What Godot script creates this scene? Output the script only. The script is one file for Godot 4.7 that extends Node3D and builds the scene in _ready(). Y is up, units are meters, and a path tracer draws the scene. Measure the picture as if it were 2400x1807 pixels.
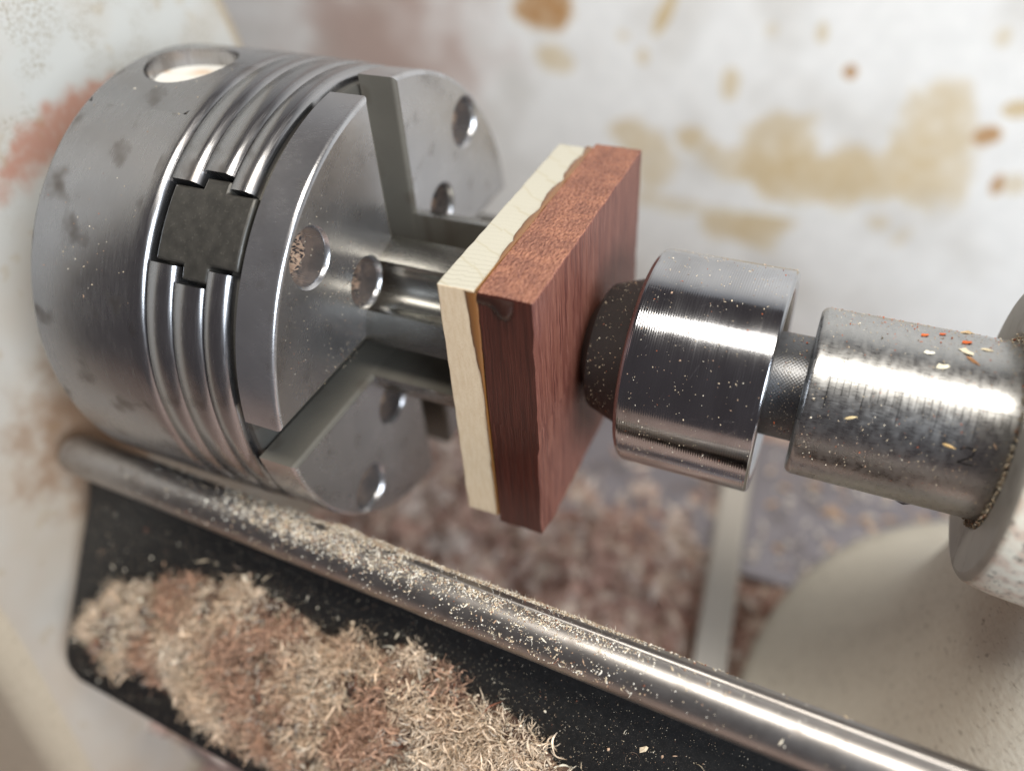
extends Node3D
# A wood lathe seen close up: chuck, glued blank, live centre, tailstock, tool rest. Lengths in millimetres, turned into metres when a mesh is committed.

const MM := 0.001
var rng := RandomNumberGenerator.new()
var M := {}

# ---------------------------------------------------------------- mesh builder
class Mesher:
	var v := PackedVector3Array()
	var n := PackedVector3Array()
	var uv := PackedVector2Array()
	var ix := PackedInt32Array()

	func tri_ix(a: int, b: int, c: int) -> void:
		var g := (v[b] - v[a]).cross(v[c] - v[a])
		if g.length_squared() < 1e-16:
			return
		if g.dot(n[a] + n[b] + n[c]) > 0.0:
			ix.append_array([a, c, b])
		else:
			ix.append_array([a, b, c])

	func add(p: Vector3, nn: Vector3, t: Vector2) -> int:
		v.append(p); n.append(nn); uv.append(t)
		return v.size() - 1

	func quad(a: Vector3, b: Vector3, c: Vector3, d: Vector3, outward: Vector3, s := 0.01) -> void:
		var nn := (b - a).cross(d - a).normalized()
		if nn.dot(outward) < 0.0:
			nn = -nn
		var w := a.distance_to(b) * s
		var h := a.distance_to(d) * s
		var i := add(a, nn, Vector2(0, 0)); add(b, nn, Vector2(w, 0)); add(c, nn, Vector2(w, h)); add(d, nn, Vector2(0, h))
		tri_ix(i, i + 1, i + 2); tri_ix(i, i + 2, i + 3)

	# a grid of points with smooth normals; side = +1 or -1 chooses which way they look
	func grid(rows: Array, side: float, uvs: Array = [], s := 0.01) -> void:
		var h := rows.size()
		var w: int = rows[0].size()
		var at := v.size()
		for j in h:
			for i in w:
				var p: Vector3 = rows[j][i]
				var du: Vector3 = rows[j][mini(i + 1, w - 1)] - rows[j][maxi(i - 1, 0)]
				var dv: Vector3 = rows[mini(j + 1, h - 1)][i] - rows[maxi(j - 1, 0)][i]
				var nn := du.cross(dv).normalized() * side
				add(p, nn, uvs[j][i] if uvs.size() else Vector2(i * s, j * s))
		for j in h - 1:
			for i in w - 1:
				var a := at + j * w + i
				tri_ix(a, a + 1, a + w + 1); tri_ix(a, a + w + 1, a + w)

	# turn a profile of (x, radius) round the x axis; outward is on the left of the profile's direction (+x run: away from the axis)
	func lathe(prof: Array, seg: int, a0 := -135.0, a1 := 225.0, smooth := 40.0, flip := false) -> void:
		var k := prof.size()
		var nr := []
		for i in k - 1:
			var d: Vector2 = (prof[i + 1] - prof[i]).normalized()
			nr.append(Vector2(-d.y, d.x) * (-1.0 if flip else 1.0))
		var run := 0.0
		for i in k - 1:
			var n0: Vector2 = nr[i]
			var n1: Vector2 = nr[i]
			if i > 0 and absf(rad_to_deg(nr[i - 1].angle_to(nr[i]))) < smooth:
				n0 = (nr[i - 1] + nr[i]).normalized()
			if i < k - 2 and absf(rad_to_deg(nr[i + 1].angle_to(nr[i]))) < smooth:
				n1 = (nr[i + 1] + nr[i]).normalized()
			var len: float = prof[i].distance_to(prof[i + 1])
			var at := v.size()
			for q in seg + 1:
				var a := deg_to_rad(lerpf(a0, a1, float(q) / seg))
				var cy := sin(a)
				var cz := cos(a)
				var rr := maxf(prof[i].y, prof[i + 1].y)
				for e in 2:
					var pt: Vector2 = prof[i + e]
					var nn: Vector2 = n0 if e == 0 else n1
					add(Vector3(pt.x, pt.y * cy, pt.y * cz), Vector3(nn.x, nn.y * cy, nn.y * cz), Vector2((run + len * e) * 0.01, a * rr * 0.01))
			for q in seg:
				var a := at + q * 2
				tri_ix(a, a + 1, a + 3); tri_ix(a, a + 3, a + 2)
			run += len

	func poly(pts: PackedVector2Array, place: Callable, nn: Vector3, s := 0.01) -> void:
		var t := Geometry2D.triangulate_polygon(pts)
		var at := v.size()
		for p in pts:
			add(place.call(p), nn, p * s)
		for i in range(0, t.size(), 3):
			tri_ix(at + t[i], at + t[i + 1], at + t[i + 2])

	# a tube along a path
	func tube(path: Array, rad: Array, seg: int, caps := true) -> void:
		var k := path.size()
		var rows := []
		var up := Vector3(0.31, 0.9, 0.2).normalized()
		var at := v.size()
		for j in k:
			var d: Vector3 = (path[mini(j + 1, k - 1)] - path[maxi(j - 1, 0)]).normalized()
			var sx := d.cross(up).normalized()
			var sy := sx.cross(d)
			for q in seg + 1:
				var a := TAU * q / seg
				var o := sx * cos(a) + sy * sin(a)
				add(path[j] + o * rad[j], o, Vector2(j * 0.1, float(q) / seg))
		for j in k - 1:
			for q in seg:
				var a := at + j * (seg + 1) + q
				tri_ix(a, a + 1, a + seg + 2); tri_ix(a, a + seg + 2, a + seg + 1)
		if caps:
			for e in [0, k - 1]:
				var d: Vector3 = (path[1] - path[0]) * -1.0 if e == 0 else path[k - 1] - path[k - 2]
				var c := add(path[e], d.normalized(), Vector2.ZERO)
				var r0 := v.size()
				for q in seg + 1:
					add(v[at + e * (seg + 1) + q], d.normalized(), Vector2.ZERO)
				for q in seg:
					tri_ix(c, r0 + q, r0 + q + 1)

	func into(mesh: ArrayMesh, mat: Material) -> void:
		var a := []
		a.resize(Mesh.ARRAY_MAX)
		var sv := PackedVector3Array()
		sv.resize(v.size())
		for i in v.size():
			sv[i] = v[i] * 0.001
		a[Mesh.ARRAY_VERTEX] = sv
		a[Mesh.ARRAY_NORMAL] = n
		a[Mesh.ARRAY_TEX_UV] = uv
		a[Mesh.ARRAY_INDEX] = ix
		mesh.add_surface_from_arrays(Mesh.PRIMITIVE_TRIANGLES, a)
		mesh.surface_set_material(mesh.get_surface_count() - 1, mat)


func build(called: String, parent: Node, pairs: Array) -> MeshInstance3D:
	var mesh := ArrayMesh.new()
	for i in range(0, pairs.size(), 2):
		pairs[i].into(mesh, pairs[i + 1])
	var o := MeshInstance3D.new()
	o.name = called
	o.mesh = mesh
	parent.add_child(o, true)
	o.name = numbered(parent, o, called)
	return o


func numbered(parent: Node, o: Node, called: String) -> String:
	var taken := {}
	for c in parent.get_children():
		if c != o:
			taken[String(c.name)] = true
	if not taken.has(called):
		return called
	var k := 1
	while taken.has("%s_%03d" % [called, k]):
		k += 1
	return "%s_%03d" % [called, k]


func thing(called: String, label: String, category: String, group := "") -> Node3D:
	var o := Node3D.new()
	o.name = called
	add_child(o, true)
	o.name = numbered(self, o, called)
	tag(o, label, category, group)
	return o


func tag(o: Node, label: String, category := "", group := "", kind := "") -> void:
	o.set_meta("label", label)
	if category: o.set_meta("category", category)
	if group: o.set_meta("group", group)
	if kind: o.set_meta("kind", kind)


func arc(cx: float, cr: float, rad: float, a0: float, a1: float, k := 5) -> Array:
	var out := []
	for i in k + 1:
		var a := deg_to_rad(lerpf(a0, a1, float(i) / k))
		out.append(Vector2(cx + rad * cos(a), cr + rad * sin(a)))
	return out


func rounded_box(lo: Vector3, hi: Vector3, b: float, wob := 0.0, div := 10, axis_mats := {}, chip = null) -> Array:
	# returns a Mesher per face group: keys x, y, z (pairs of faces)
	var c := (lo + hi) / 2.0
	var h := (hi - lo) / 2.0
	var ns := FastNoiseLite.new()
	ns.seed = 11
	ns.frequency = 0.25
	var out := [Mesher.new(), Mesher.new(), Mesher.new()]
	var ts := [-1.0, -0.7, -0.4, -0.15, 0.0]
	for ax in 3:
		var u := (ax + 1) % 3
		var w := (ax + 2) % 3
		var us := _edge_list(h[u], b, div)
		var ws := _edge_list(h[w], b, div)
		for sgn in [-1.0, 1.0]:
			var at: int = out[ax].v.size()
			for wj in ws:
				for ui in us:
					var q := Vector3.ZERO
					q[ax] = h[ax] * sgn
					q[u] = ui
					q[w] = wj
					var inner := Vector3(clampf(q.x, -h.x + b, h.x - b), clampf(q.y, -h.y + b, h.y - b), clampf(q.z, -h.z + b, h.z - b))
					var nn := (q - inner).normalized()
					var p := inner + nn * b
					if wob > 0.0:
						p += Vector3(ns.get_noise_3d(p.x, p.y, p.z), ns.get_noise_3d(p.x + 50, p.y, p.z), ns.get_noise_3d(p.x, p.y + 50, p.z)) * wob
					if chip:
						p = chip.call(p + c) - c
					var tq := Vector2(q[u], q[w]) * 0.01
					if ax == 0: tq = Vector2(q.z, q.y) * 0.01
					if ax == 1: tq = Vector2(q.z, q.x) * 0.01
					if ax == 2: tq = Vector2(q.x, q.y) * 0.01
					out[ax].add(p + c, nn, tq)
			var nu := us.size()
			for j in ws.size() - 1:
				for i in nu - 1:
					var a := at + j * nu + i
					out[ax].tri_ix(a, a + 1, a + nu + 1)
					out[ax].tri_ix(a, a + nu + 1, a + nu)
	return out


func _edge_list(h: float, b: float, div: int) -> Array:
	var o := [-h, -h + b * 0.35, -h + b]
	for i in range(1, div):
		o.append(lerpf(-h + b, h - b, float(i) / div))
	o.append_array([h - b, h - b * 0.35, h])
	return o


func box(lo: Vector3, hi: Vector3, b: float) -> Mesher:
	var f := rounded_box(lo, hi, b, 0.0, 2)
	var m := Mesher.new()
	for k in f:
		var at := m.v.size()
		m.v.append_array(k.v); m.n.append_array(k.n); m.uv.append_array(k.uv)
		for i in k.ix:
			m.ix.append(i + at)
	return m

# ---------------------------------------------------------------- textures and materials
func noise(seed_: int, freq: float, oct := 4, kind := FastNoiseLite.TYPE_SIMPLEX_SMOOTH) -> FastNoiseLite:
	var f := FastNoiseLite.new()
	f.seed = seed_
	f.frequency = freq
	f.noise_type = kind
	f.fractal_octaves = oct
	return f


func paint(w: int, h: int, fn: Callable) -> ImageTexture:
	var b := PackedByteArray()
	b.resize(w * h * 3)
	var k := 0
	for j in h:
		for i in w:
			var c: Color = fn.call(i, j)
			b[k] = clampi(int(c.r * 255.0), 0, 255)
			b[k + 1] = clampi(int(c.g * 255.0), 0, 255)
			b[k + 2] = clampi(int(c.b * 255.0), 0, 255)
			k += 3
	return ImageTexture.create_from_image(Image.create_from_data(w, h, false, Image.FORMAT_RGB8, b))


func mat(color: Color, rough: float, metal := 0.0) -> StandardMaterial3D:
	var m := StandardMaterial3D.new()
	m.albedo_color = color
	m.roughness = rough
	m.metallic = metal
	m.texture_filter = BaseMaterial3D.TEXTURE_FILTER_LINEAR_WITH_MIPMAPS
	return m


func lin(r: float, g: float, b: float) -> Color:
	return Color(r, g, b).linear_to_srgb()


func triplanar(m: StandardMaterial3D, per_metre: float) -> void:
	m.uv1_triplanar = true
	m.uv1_scale = Vector3.ONE * per_metre


func steel(tint: Color, rough: float, stain: float, seed_: int, streak: Vector2, grain := 0.035) -> StandardMaterial3D:
	# worn steel: albedo with faint oily stains, roughness with fine scratches along one direction
	var n1 := noise(seed_, 0.012, 4)
	var n2 := noise(seed_ + 1, 0.03, 3)
	var n3 := noise(seed_ + 2, 1.0, 2)
	var m := mat(Color.WHITE, 1.0, 1.0)
	m.albedo_texture = paint(512, 512, func(i, j):
		var k: float = smoothstep(0.12, 0.75, n1.get_noise_2d(i, j)) * stain
		var f: float = 1.0 + 0.05 * n2.get_noise_2d(i * 0.4, j * 0.4) + 0.5 * grain * n3.get_noise_2d(i * streak.x, j * streak.y)
		return Color(tint.r * f, tint.g * f, tint.b * f).lerp(Color(0.22, 0.17, 0.13), k * 0.55))
	m.roughness_texture = paint(512, 512, func(i, j):
		var k: float = smoothstep(0.1, 0.75, n1.get_noise_2d(i, j)) * stain
		var f: float = rough + grain * n3.get_noise_2d(i * streak.x, j * streak.y) + 0.03 * n2.get_noise_2d(i * 0.4, j * 0.4) + 0.22 * k
		return Color(f, f, f))
	m.heightmap_enabled = false
	return m


func materials() -> void:
	M.chuck = steel(Color(0.62, 0.615, 0.62), 0.25, 0.8, 3, Vector2(0.9, 0.03), 0.06)
	M.chuck.metallic = 0.97
	M.jaw = steel(Color(0.70, 0.695, 0.70), 0.25, 0.35, 13, Vector2(0.5, 0.06))
	M.jaw.metallic = 0.9
	M.gap = steel(Color(0.40, 0.385, 0.355), 0.45, 0.8, 17, Vector2(0.2, 0.2))
	M.gap.metallic = 0.25  # duller than the jaws: shade tone of the gap walls put into the colour
	M.jaw.uv1_scale = Vector3(1.3, 1.3, 1)
	M.boss = steel(Color(0.60, 0.595, 0.57), 0.26, 0.7, 23, Vector2(0.03, 0.8))
	M.black_oxide = mat(Color.WHITE, 0.40, 0.2)
	var nk := noise(15, 0.03, 4)
	M.black_oxide.albedo_texture = paint(256, 256, func(i, j):
		var q: float = 0.225 + 0.05 * nk.get_noise_2d(i, j) + 0.05 * smoothstep(0.3, 0.6, nk.get_noise_2d(i * 3.0 + 90.0, j * 3.0))
		return Color(q, q * 0.955, q * 0.88))
	M.black_oxide.uv1_scale = Vector3(4, 4, 1)
	M.black_oxide.heightmap_enabled = true
	M.black_oxide.heightmap_scale = 0.02
	M.black_oxide.heightmap_texture = M.black_oxide.albedo_texture
	M.slit = steel(Color(0.34, 0.33, 0.31), 0.5, 0.8, 19, Vector2(0.3, 0.3))
	M.slit.metallic = 0.4
	M.bell = steel(Color(0.68, 0.68, 0.69), 0.14, 0.15, 33, Vector2(0.5, 0.02))
	M.bell.uv1_scale = Vector3(2, 1, 1)
	# fine turning marks round the bell
	M.bell.heightmap_enabled = true
	M.bell.heightmap_deep_parallax = false
	M.bell.heightmap_scale = 0.0018
	scratched(M.bell, 170, 5)
	var n9 := noise(77, 0.02, 2)
	M.bell.heightmap_texture = paint(1024, 64, func(i, j):
		var q: float = 0.5 + 0.5 * sin(i * TAU / 9.0 + n9.get_noise_2d(i * 0.3, j * 2.0) * 2.0)
		return Color(q, q, q))
	M.cone = steel(Color(0.27, 0.268, 0.265), 0.42, 0.3, 37, Vector2(0.5, 0.02))
	M.cone.metallic = 0.6
	M.knurl = steel(Color(0.42, 0.42, 0.425), 0.38, 0.3, 39, Vector2(0.4, 0.05))
	M.knurl.heightmap_enabled = true
	M.knurl.heightmap_scale = 0.002
	M.knurl.heightmap_texture = paint(256, 256, func(i, j):
		var q: float = (0.5 + 0.5 * sin((i + j) * TAU / 16.0)) * (0.5 + 0.5 * sin((i - j) * TAU / 16.0))
		return Color(q, q, q))
	M.knurl.uv1_scale = Vector3(9, 9, 1)
	M.quill = mat(Color.WHITE, 1.0, 1.0)
	M.rod = steel(Color(0.63, 0.61, 0.595), 0.35, 0.35, 53, Vector2(0.03, 0.9))
	M.rod.metallic = 0.95
	M.machined = steel(Color(0.68, 0.67, 0.64), 0.42, 0.3, 57, Vector2(0.9, 0.05))
	M.machined.metallic = 0.3
	triplanar(M.machined, 18.0)
	M.bed = steel(Color(0.60, 0.58, 0.60), 0.5, 0.35, 63, Vector2(0.03, 0.5))
	triplanar(M.bed, 6.0)
	# black painted blade with worn specks
	M.black = mat(Color.WHITE, 0.42)
	var nb := noise(5, 0.05, 4)
	var nb2 := noise(6, 0.4, 2)
	M.black.albedo_texture = paint(512, 512, func(i, j):
		var q: float = 0.085 + 0.03 * nb.get_noise_2d(i, j)
		var e: float = smoothstep(0.42, 0.6, nb2.get_noise_2d(i, j)) * 0.16
		return Color(q + e * 1.1, q + e * 0.9, q + e * 0.75))
	M.black.uv1_scale = Vector3(2.2, 2.2, 1)
	# cream machine paint with dirt specks
	var ns := noise(8, 0.25, 2)
	var nl := noise(9, 0.01, 3)
	var nd := noise(10, 0.06, 3)
	M.white_paint = mat(Color(0.74, 0.715, 0.68), 0.65)
	M.cream = mat(Color.WHITE, 0.5)
	M.cream.albedo_texture = paint(1024, 1024, func(i, j):
		var c := Color(0.84, 0.815, 0.755)
		var big: float = smoothstep(-0.1, 0.5, nl.get_noise_2d(i, j))
		var s: float = smoothstep(0.46, 0.6, nd.get_noise_2d(i * 0.8 + 400.0, j * 0.8)) * (0.3 + 0.7 * big) + smoothstep(0.4, 0.55, ns.get_noise_2d(i, j)) * 0.35 * big
		c = c.lerp(Color(0.70, 0.62, 0.54), 0.25 * clampf(nd.get_noise_2d(i, j) + 0.2, 0.0, 1.0))
		return c.lerp(Color(0.33, 0.28, 0.23), clampf(s, 0.0, 0.85)))
	M.cream.heightmap_enabled = true
	M.cream.heightmap_scale = 0.012
	M.cream.heightmap_texture = paint(512, 512, func(i, j):
		var q: float = 0.5 + 0.5 * nd.get_noise_2d(i * 2.2, j * 2.2)
		return Color(q, q, q))
	triplanar(M.cream, 9.0)
	var nc := noise(18, 0.035, 3)
	M.speckled = mat(Color.WHITE, 0.42)
	M.speckled.albedo_texture = paint(512, 512, func(i, j):
		var c := Color(0.85, 0.83, 0.77)
		c = c.lerp(Color(0.76, 0.67, 0.61), clampf(nl.get_noise_2d(i * 2, j * 2) * 1.6 + 0.3, 0.0, 0.8))
		var s: float = smoothstep(0.33, 0.48, nc.get_noise_2d(i, j))
		return c.lerp(Color(0.20, 0.18, 0.17), s * 0.85))
	triplanar(M.speckled, 28.0)
	# redwood, long grain (uv.y along the grain) and end grain
	var g1 := noise(41, 1.0, 3)
	var g2 := noise(42, 1.0, 2)
	var g3 := noise(43, 0.01, 3)
	M.red_side = mat(Color.WHITE, 0.5)
	M.red_side.albedo_texture = paint(1024, 1024, func(i, j):
		var a: float = g1.get_noise_2d(i * 0.045 + g3.get_noise_2d(i, j * 0.3) * 0.25, j * 0.0012)
		var pore: float = smoothstep(0.30, 0.5, g2.get_noise_2d(i * 0.24, j * 0.007))
		var dk: float = smoothstep(0.28, 0.55, g2.get_noise_2d(i * 0.13 + 90.0, j * 0.004))
		var c := Color(0.385, 0.215, 0.175).lerp(Color(0.475, 0.295, 0.24), clampf(0.5 + a, 0.0, 1.0))
		c = c.lerp(Color(0.66, 0.47, 0.41), pore * 0.5)
		return c.lerp(Color(0.25, 0.10, 0.09), dk * 0.65))
	M.red_side.heightmap_enabled = true
	M.red_side.heightmap_scale = 0.012
	M.red_side.heightmap_texture = paint(512, 512, func(i, j):
		var q: float = 0.5 + 0.5 * g2.get_noise_2d(i * 0.22, j * 0.008)
		return Color(q, q, q))
	M.red_shaded = M.red_side.duplicate()
	M.red_shaded.albedo_color = Color(0.56, 0.43, 0.41)  # front face copy of the red wood, its shade put into the tint
	M.red_shaded.roughness = 0.3
	M.red_shaded.uv1_scale = Vector3(2.1, 1.0, 1)
	M.red_end = mat(Color.WHITE, 0.62)
	M.red_end.albedo_texture = paint(1024, 1024, func(i, j):
		var wx: float = g3.get_noise_2d(i, j) * 1.6
		var a: float = g1.get_noise_2d(i * 0.09 + wx, j * 0.2 + wx * 0.6)
		var b: float = g2.get_noise_2d(i * 0.08, j * 0.17 + wx)
		var c := Color(0.475, 0.31, 0.25).lerp(Color(0.575, 0.385, 0.30), clampf(0.5 + g3.get_noise_2d(i * 1.4, j * 1.4), 0.0, 1.0))
		c = c.lerp(Color(0.80, 0.60, 0.48), smoothstep(0.08, 0.4, a) * 0.3)
		return c.lerp(Color(0.30, 0.155, 0.125), smoothstep(0.12, 0.42, b) * 0.45))
	M.red_end.heightmap_enabled = true
	M.red_end.heightmap_scale = 0.04
	M.red_end.heightmap_texture = paint(512, 512, func(i, j):
		var q: float = 0.5 + 0.5 * g1.get_noise_2d(i * 0.1, j * 0.26)
		return Color(q, q, q))
	# maple
	M.maple_end = mat(Color.WHITE, 0.6)
	M.maple_end.albedo_texture = paint(512, 512, func(i, j):
		var near: float = smoothstep(110.0, 210.0, i) * smoothstep(256.0, 250.0, i)
		var line: float = smoothstep(0.80, 1.0, sin(i * TAU / 11.0 + j * 0.05 + 1.5 * g3.get_noise_2d(i, j * 3.0)))
		var ring: float = smoothstep(0.93, 1.0, sin(i * 0.11 - j * 0.06 + 2.0 * g3.get_noise_2d(i * 0.6, j * 0.6)))
		var c := Color(0.715, 0.695, 0.635)
		c = c.lerp(Color(0.56, 0.53, 0.46), line * (0.10 + 0.42 * near))
		c = c.lerp(Color(0.66, 0.62, 0.52), ring * 0.45)
		var f: float = 1.0 + 0.04 * g2.get_noise_2d(i * 0.6, j * 0.6)
		return Color(c.r * f, c.g * f, c.b * f))
	M.maple_end.uv1_scale = Vector3(1.6, 1.6, 1)
	M.maple_side = mat(Color.WHITE, 0.65)
	M.maple_side.albedo_texture = paint(512, 512, func(i, j):
		var a: float = g1.get_noise_2d(i * 0.09, j * 0.02)
		var b: float = g2.get_noise_2d(i * 0.5, j * 0.25)
		var c := Color(0.82, 0.745, 0.635).lerp(Color(0.77, 0.68, 0.56), clampf(0.5 + a * 0.6, 0.0, 1.0))
		return c.lerp(Color(0.60, 0.47, 0.34), smoothstep(0.35, 0.7, b) * 0.45))
	M.maple_side.uv1_scale = Vector3(2, 2, 1)
	M.glue = mat(lin(0.17, 0.060, 0.007), 0.2)
	M.glue.clearcoat_enabled = true
	M.glue.subsurf_scatter_enabled = true
	M.glue.subsurf_scatter_strength = 0.15
	M.bead = mat(lin(0.022, 0.007, 0.004), 0.12)
	M.bead.clearcoat_enabled = true
	M.bead.clearcoat = 0.4
	# sawdust
	M.dust = mat(Color.WHITE, 0.95)
	M.dust.vertex_color_use_as_albedo = true
	M.dust.backlight_enabled = true
	M.dust.backlight = Color(0.25, 0.22, 0.18)
	var nm := noise(71, 0.05, 4)
	var nm2 := noise(72, 0.012, 3)
	M.shaded_mound = mat(Color.WHITE, 1.0)
	M.shaded_mound.albedo_texture = paint(512, 512, func(i, j):
		var a: float = 0.5 + 0.5 * nm.get_noise_2d(i, j)
		var b: float = smoothstep(-0.25, 0.35, nm2.get_noise_2d(i, j))
		return Color(0.27, 0.19, 0.15).lerp(Color(0.44, 0.35, 0.28), b).lerp(Color(0.22, 0.15, 0.12), smoothstep(0.45, 0.75, a) * 0.6))
	M.shaded_mound.uv1_scale = Vector3(3, 3, 1)  # dark heap core: shade in the pockets between curls put into the colour
	var r1 := noise(81, 0.03, 4)
	M.bed_dust = mat(Color.WHITE, 1.0)
	M.bed_dust.albedo_texture = paint(512, 512, func(i, j):
		var a: float = 0.5 + 0.5 * r1.get_noise_2d(i, j)
		var b: float = smoothstep(-0.3, 0.3, nm2.get_noise_2d(i * 1.5 + 300, j * 1.5))
		return Color(0.75, 0.61, 0.55).lerp(Color(0.88, 0.80, 0.73), b).lerp(Color(0.40, 0.23, 0.19), smoothstep(0.5, 0.8, a) * 0.7))
	M.hole_dust = mat(Color.WHITE, 1.0)
	M.hole_dust.albedo_texture = paint(256, 256, func(i, j):
		var a: float = 0.5 + 0.5 * nm.get_noise_2d(i * 2, j * 2)
		return Color(0.52, 0.41, 0.34).lerp(Color(0.70, 0.60, 0.50), a).lerp(Color(0.15, 0.13, 0.13), smoothstep(0.0, 0.3, nm2.get_noise_2d(i * 6, j * 6))))
	M.hole_dust.uv1_scale = Vector3(6, 6, 1)
	M.pale_floor = mat(Color.WHITE, 0.7)
	M.pale_floor.albedo_texture = paint(256, 256, func(i, j):
		var a: float = smoothstep(-0.05, 0.35, nm2.get_noise_2d(i * 1.2 + 40.0, j * 1.2))
		return Color(0.86, 0.85, 0.82).lerp(Color(0.78, 0.62, 0.48), a))


func scratched(m: StandardMaterial3D, count: int, seed_: int) -> void:
	# fine handling scratches: short strokes, brighter and smoother than the worn steel round them
	var a := m.albedo_texture.get_image()
	var b := m.roughness_texture.get_image()
	var r := RandomNumberGenerator.new()
	r.seed = seed_
	var w := a.get_width()
	var h := a.get_height()
	for k in count:
		var p := Vector2(r.randf() * w, r.randf() * h)
		var d := Vector2.from_angle(r.randfn(0.35, 0.45)) * 0.7
		var up := r.randf_range(0.015, 0.06)
		for i in r.randi_range(6, 30):
			p += d
			var x := posmod(int(p.x), w)
			var y := posmod(int(p.y), h)
			var c := a.get_pixel(x, y)
			a.set_pixel(x, y, Color(c.r + up, c.g + up, c.b + up))
			var g := b.get_pixel(x, y).r + up * 0.9
			b.set_pixel(x, y, Color(g, g, g))
	m.albedo_texture = ImageTexture.create_from_image(a)
	m.roughness_texture = ImageTexture.create_from_image(b)


func quill_texture() -> void:
	# steel of the quill with its engraved millimetre scale and the numeral 2: u runs along x (42..76), v round it
	var n1 := noise(91, 1.0, 2)
	var n2 := noise(92, 0.02, 3)
	var w := 1024
	var h := 2048
	var px := 1024.0 / 34.0
	var py := 2048.0 / 360.0
	var b := PackedByteArray()
	b.resize(w * h)
	var rb := PackedByteArray()
	rb.resize(w * h)
	for j in h:
		for i in w:
			var scratch := n1.get_noise_2d(i * 0.012, j * 0.55)
			var cloud := n2.get_noise_2d(i, j * 0.7)
			b[j * w + i] = clampi(int(172 + 12 * scratch + 10 * cloud), 0, 255)
			rb[j * w + i] = clampi(int(255 * (0.31 + 0.11 * scratch + 0.07 * cloud)), 0, 255)
	var dot := func(x: float, ph: float, r: float, dark: int):
		var ci := (x - 42.0) * px
		var cj := (ph + 135.0) * py
		for jj in range(int(cj - r * 1.6), int(cj + r * 1.6) + 1):
			for ii in range(int(ci - r), int(ci + r) + 1):
				if ii >= 0 and ii < w and jj >= 0 and jj < h:
					b[jj * w + ii] = mini(b[jj * w + ii], dark)
	# the long base line and the ticks
	for k in 560:
		dot.call(lerpf(45.6, 75.0, k / 559.0), 50.8 - 0.4 * k / 559.0, 0.8, 118)
	for t in 26:
		var x := 45.87 + 1.135 * t
		var long_ := 9.0 if t % 5 else (15.0 if t % 10 else 18.0)
		for k in 60:
			dot.call(x, lerpf(50.4, 50.4 - long_, k / 59.0), 1.2 if t % 5 else 1.6, 92)
	# the numeral 2, its foot towards smaller angles
	var pts := [Vector2(-0.95, 0.62), Vector2(-0.7, 0.9), Vector2(-0.1, 1.05), Vector2(0.5, 0.9), Vector2(0.72, 0.5), Vector2(0.5, 0.0), Vector2(-0.2, -0.5), Vector2(-0.9, -1.0), Vector2(-0.2, -0.98), Vector2(0.9, -1.0)]
	for s in pts.size() - 1:
		for k in 40:
			var q: Vector2 = pts[s].lerp(pts[s + 1], k / 39.0)
			dot.call(68.55 + q.x * 1.25, 22.5 + q.y * 5.0, 1.15, 80)
	M.quill.albedo_texture = ImageTexture.create_from_image(Image.create_from_data(w, h, false, Image.FORMAT_L8, b))
	M.quill.albedo_color = Color(1.0, 0.995, 0.985)
	M.quill.roughness_texture = ImageTexture.create_from_image(Image.create_from_data(w, h, false, Image.FORMAT_L8, rb))
	M.quill.uv1_scale = Vector3(1, 1, 1)


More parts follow.
